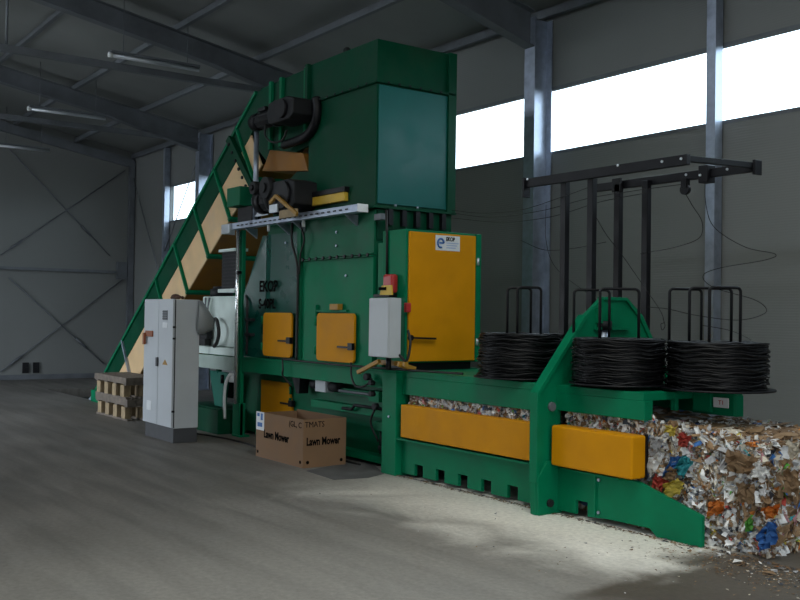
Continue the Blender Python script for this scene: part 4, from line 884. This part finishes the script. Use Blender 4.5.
# ------------------------------------------------------------------ floor litter and cables
m = MB(); rnd = random.Random(8)
def grit(x, y, s, mi):
    b = m.bm; v = [b.verts.new((x+rnd.gauss(0, s), y+rnd.gauss(0, s), rnd.uniform(0.001, s*1.1))) for _ in range(4)]
    for f in ((0, 1, 2), (0, 2, 3), (0, 1, 3), (1, 2, 3)): b.faces.new([v[i] for i in f]).material_index = mi
for _ in range(1500):
    x = rnd.uniform(-8.4, -3.4); base = 6.10 if x < -4.6 else 6.16-.0*(x+4.6)
    y = base-abs(rnd.gauss(0, .035))-.01; grit(x, y, rnd.uniform(.004, .012), rnd.choice((3, 4, 4, 5, 5, 4)))
for _ in range(1500):
    x = rnd.gauss(-3.9, .45); y = rnd.gauss(5.9, .22)
    if y > 6.14 or x > -2.8 : continue
    grit(x, y, rnd.uniform(.003, .010), rnd.choice((4, 3, 3, 3, 4, 5, 2)))
for _ in range(130):
    x = rnd.uniform(-8, -3.2); y = rnd.uniform(4.6, 6.0); grit(x, y, rnd.uniform(.003, .008), rnd.choice((0, 1, 3, 5)))
for _ in range(25):
    x = rnd.uniform(-4.7, -3.6); y = rnd.uniform(5.85, 6.12); grit(x, y, rnd.uniform(.015, .03), rnd.choice((0, 0, 1, 3, 10)))
single('floor_litter', m, SCR, 'scattered grit and paper crumbs on the floor along the channel and bale', 'litter', (-5, 6, 0), kind='stuff')
single('paper_chip', MB().poly([(-3.62, 5.0), (-3.56, 4.985), (-3.55, 5.03), (-3.60, 5.05)], 'xy', .001, .012), GREEN, 'small green chip lying on the floor in front of the bale', 'chip', (-3.59, 5.02, 0))
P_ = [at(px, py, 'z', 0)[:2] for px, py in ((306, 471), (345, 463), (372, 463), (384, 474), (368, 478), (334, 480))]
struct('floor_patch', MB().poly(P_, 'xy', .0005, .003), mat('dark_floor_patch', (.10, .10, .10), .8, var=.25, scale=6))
single('floor_cable', MB().tube(spline([(-13.2, 5.55, .012), (-12.4, 5.75, .012), (-11.6, 5.82, .012), (-10.9, 5.75, .012), (-10.5, 5.85, .012), (-9.8, 6.08, .012), (-9.2, 6.1, .012)]), .012, 7), RUBBER, 'black cable lying on the floor from the cabinet to the press', 'cable', (-11.6, 5.8, 0))
m = MB().box(-10.9, -8.6, 5.86, 6.34, .001, .006)

# ------------------------------------------------------------------ light
wd = bpy.data.worlds.new('world'); S.world = wd; wd.use_nodes = True
nt = wd.node_tree; N = nt.nodes; bgN = N['Background']
tcw = N.new('ShaderNodeTexCoord'); spw = N.new('ShaderNodeSeparateXYZ'); rw = N.new('ShaderNodeValToRGB')
nt.links.new(tcw.outputs['Generated'], spw.inputs[0])
mw = N.new('ShaderNodeMapRange'); mw.inputs['From Min'].default_value = -1; mw.inputs['From Max'].default_value = 1
nt.links.new(spw.outputs['Z'], mw.inputs['Value']); nt.links.new(mw.outputs[0], rw.inputs['Fac'])
e = rw.color_ramp.elements                      # dim ground outside, bright overcast sky
e[0].position = .44; e[0].color = (.05, .05, .045, 1); e[1].position = .508; e[1].color = (.82, .91, 1, 1)
q = e.new(.495); q.color = (.28, .29, .28, 1)
q = e.new(1.0); q.color = (.82, .91, 1, 1)
nt.links.new(rw.outputs['Color'], bgN.inputs['Color']); bgN.inputs['Strength'].default_value = SKY
def portal(name, c, sx, sy, rot):
    pl = bpy.data.lights.new(name, 'AREA'); pl.shape = 'RECTANGLE'; pl.size = sx; pl.size_y = sy; pl.cycles.is_portal = True
    po = bpy.data.objects.new(name, pl); COL.objects.link(po); po.location = c; po.rotation_euler = rot
portal('gate_portal', (X1+.12, (GY0+GY1)/2, GZ/2), GY1-GY0, GZ, (PI/2, 0, PI/2))
portal('added_roof_portal', ((SK[0]+SK[1])/2, (SK[2]+SK[3])/2, zr((SK[2]+SK[3])/2)+.15), SK[1]-SK[0], SK[3]-SK[2], (-math.atan(.175), 0, 0))
portal('window_portal', ((X1-22.45)/2, YW+.12, (WZ0+WZ1)/2), X1+22.45, WZ1-WZ0, (-PI/2, 0, 0))
portal('gate_portal', ((LG0+LG1)/2, YO-.12, LGZ/2), LG1-LG0, LGZ, (PI/2, 0, 0))
S.view_settings.view_transform = 'Standard'; S.view_settings.look = 'None'; S.view_settings.exposure = -.6; S.view_settings.gamma = 1
S.cycles.max_bounces = 8; S.cycles.diffuse_bounces = 5; S.cycles.use_denoising = True
S.cycles.sample_clamp_indirect = 6
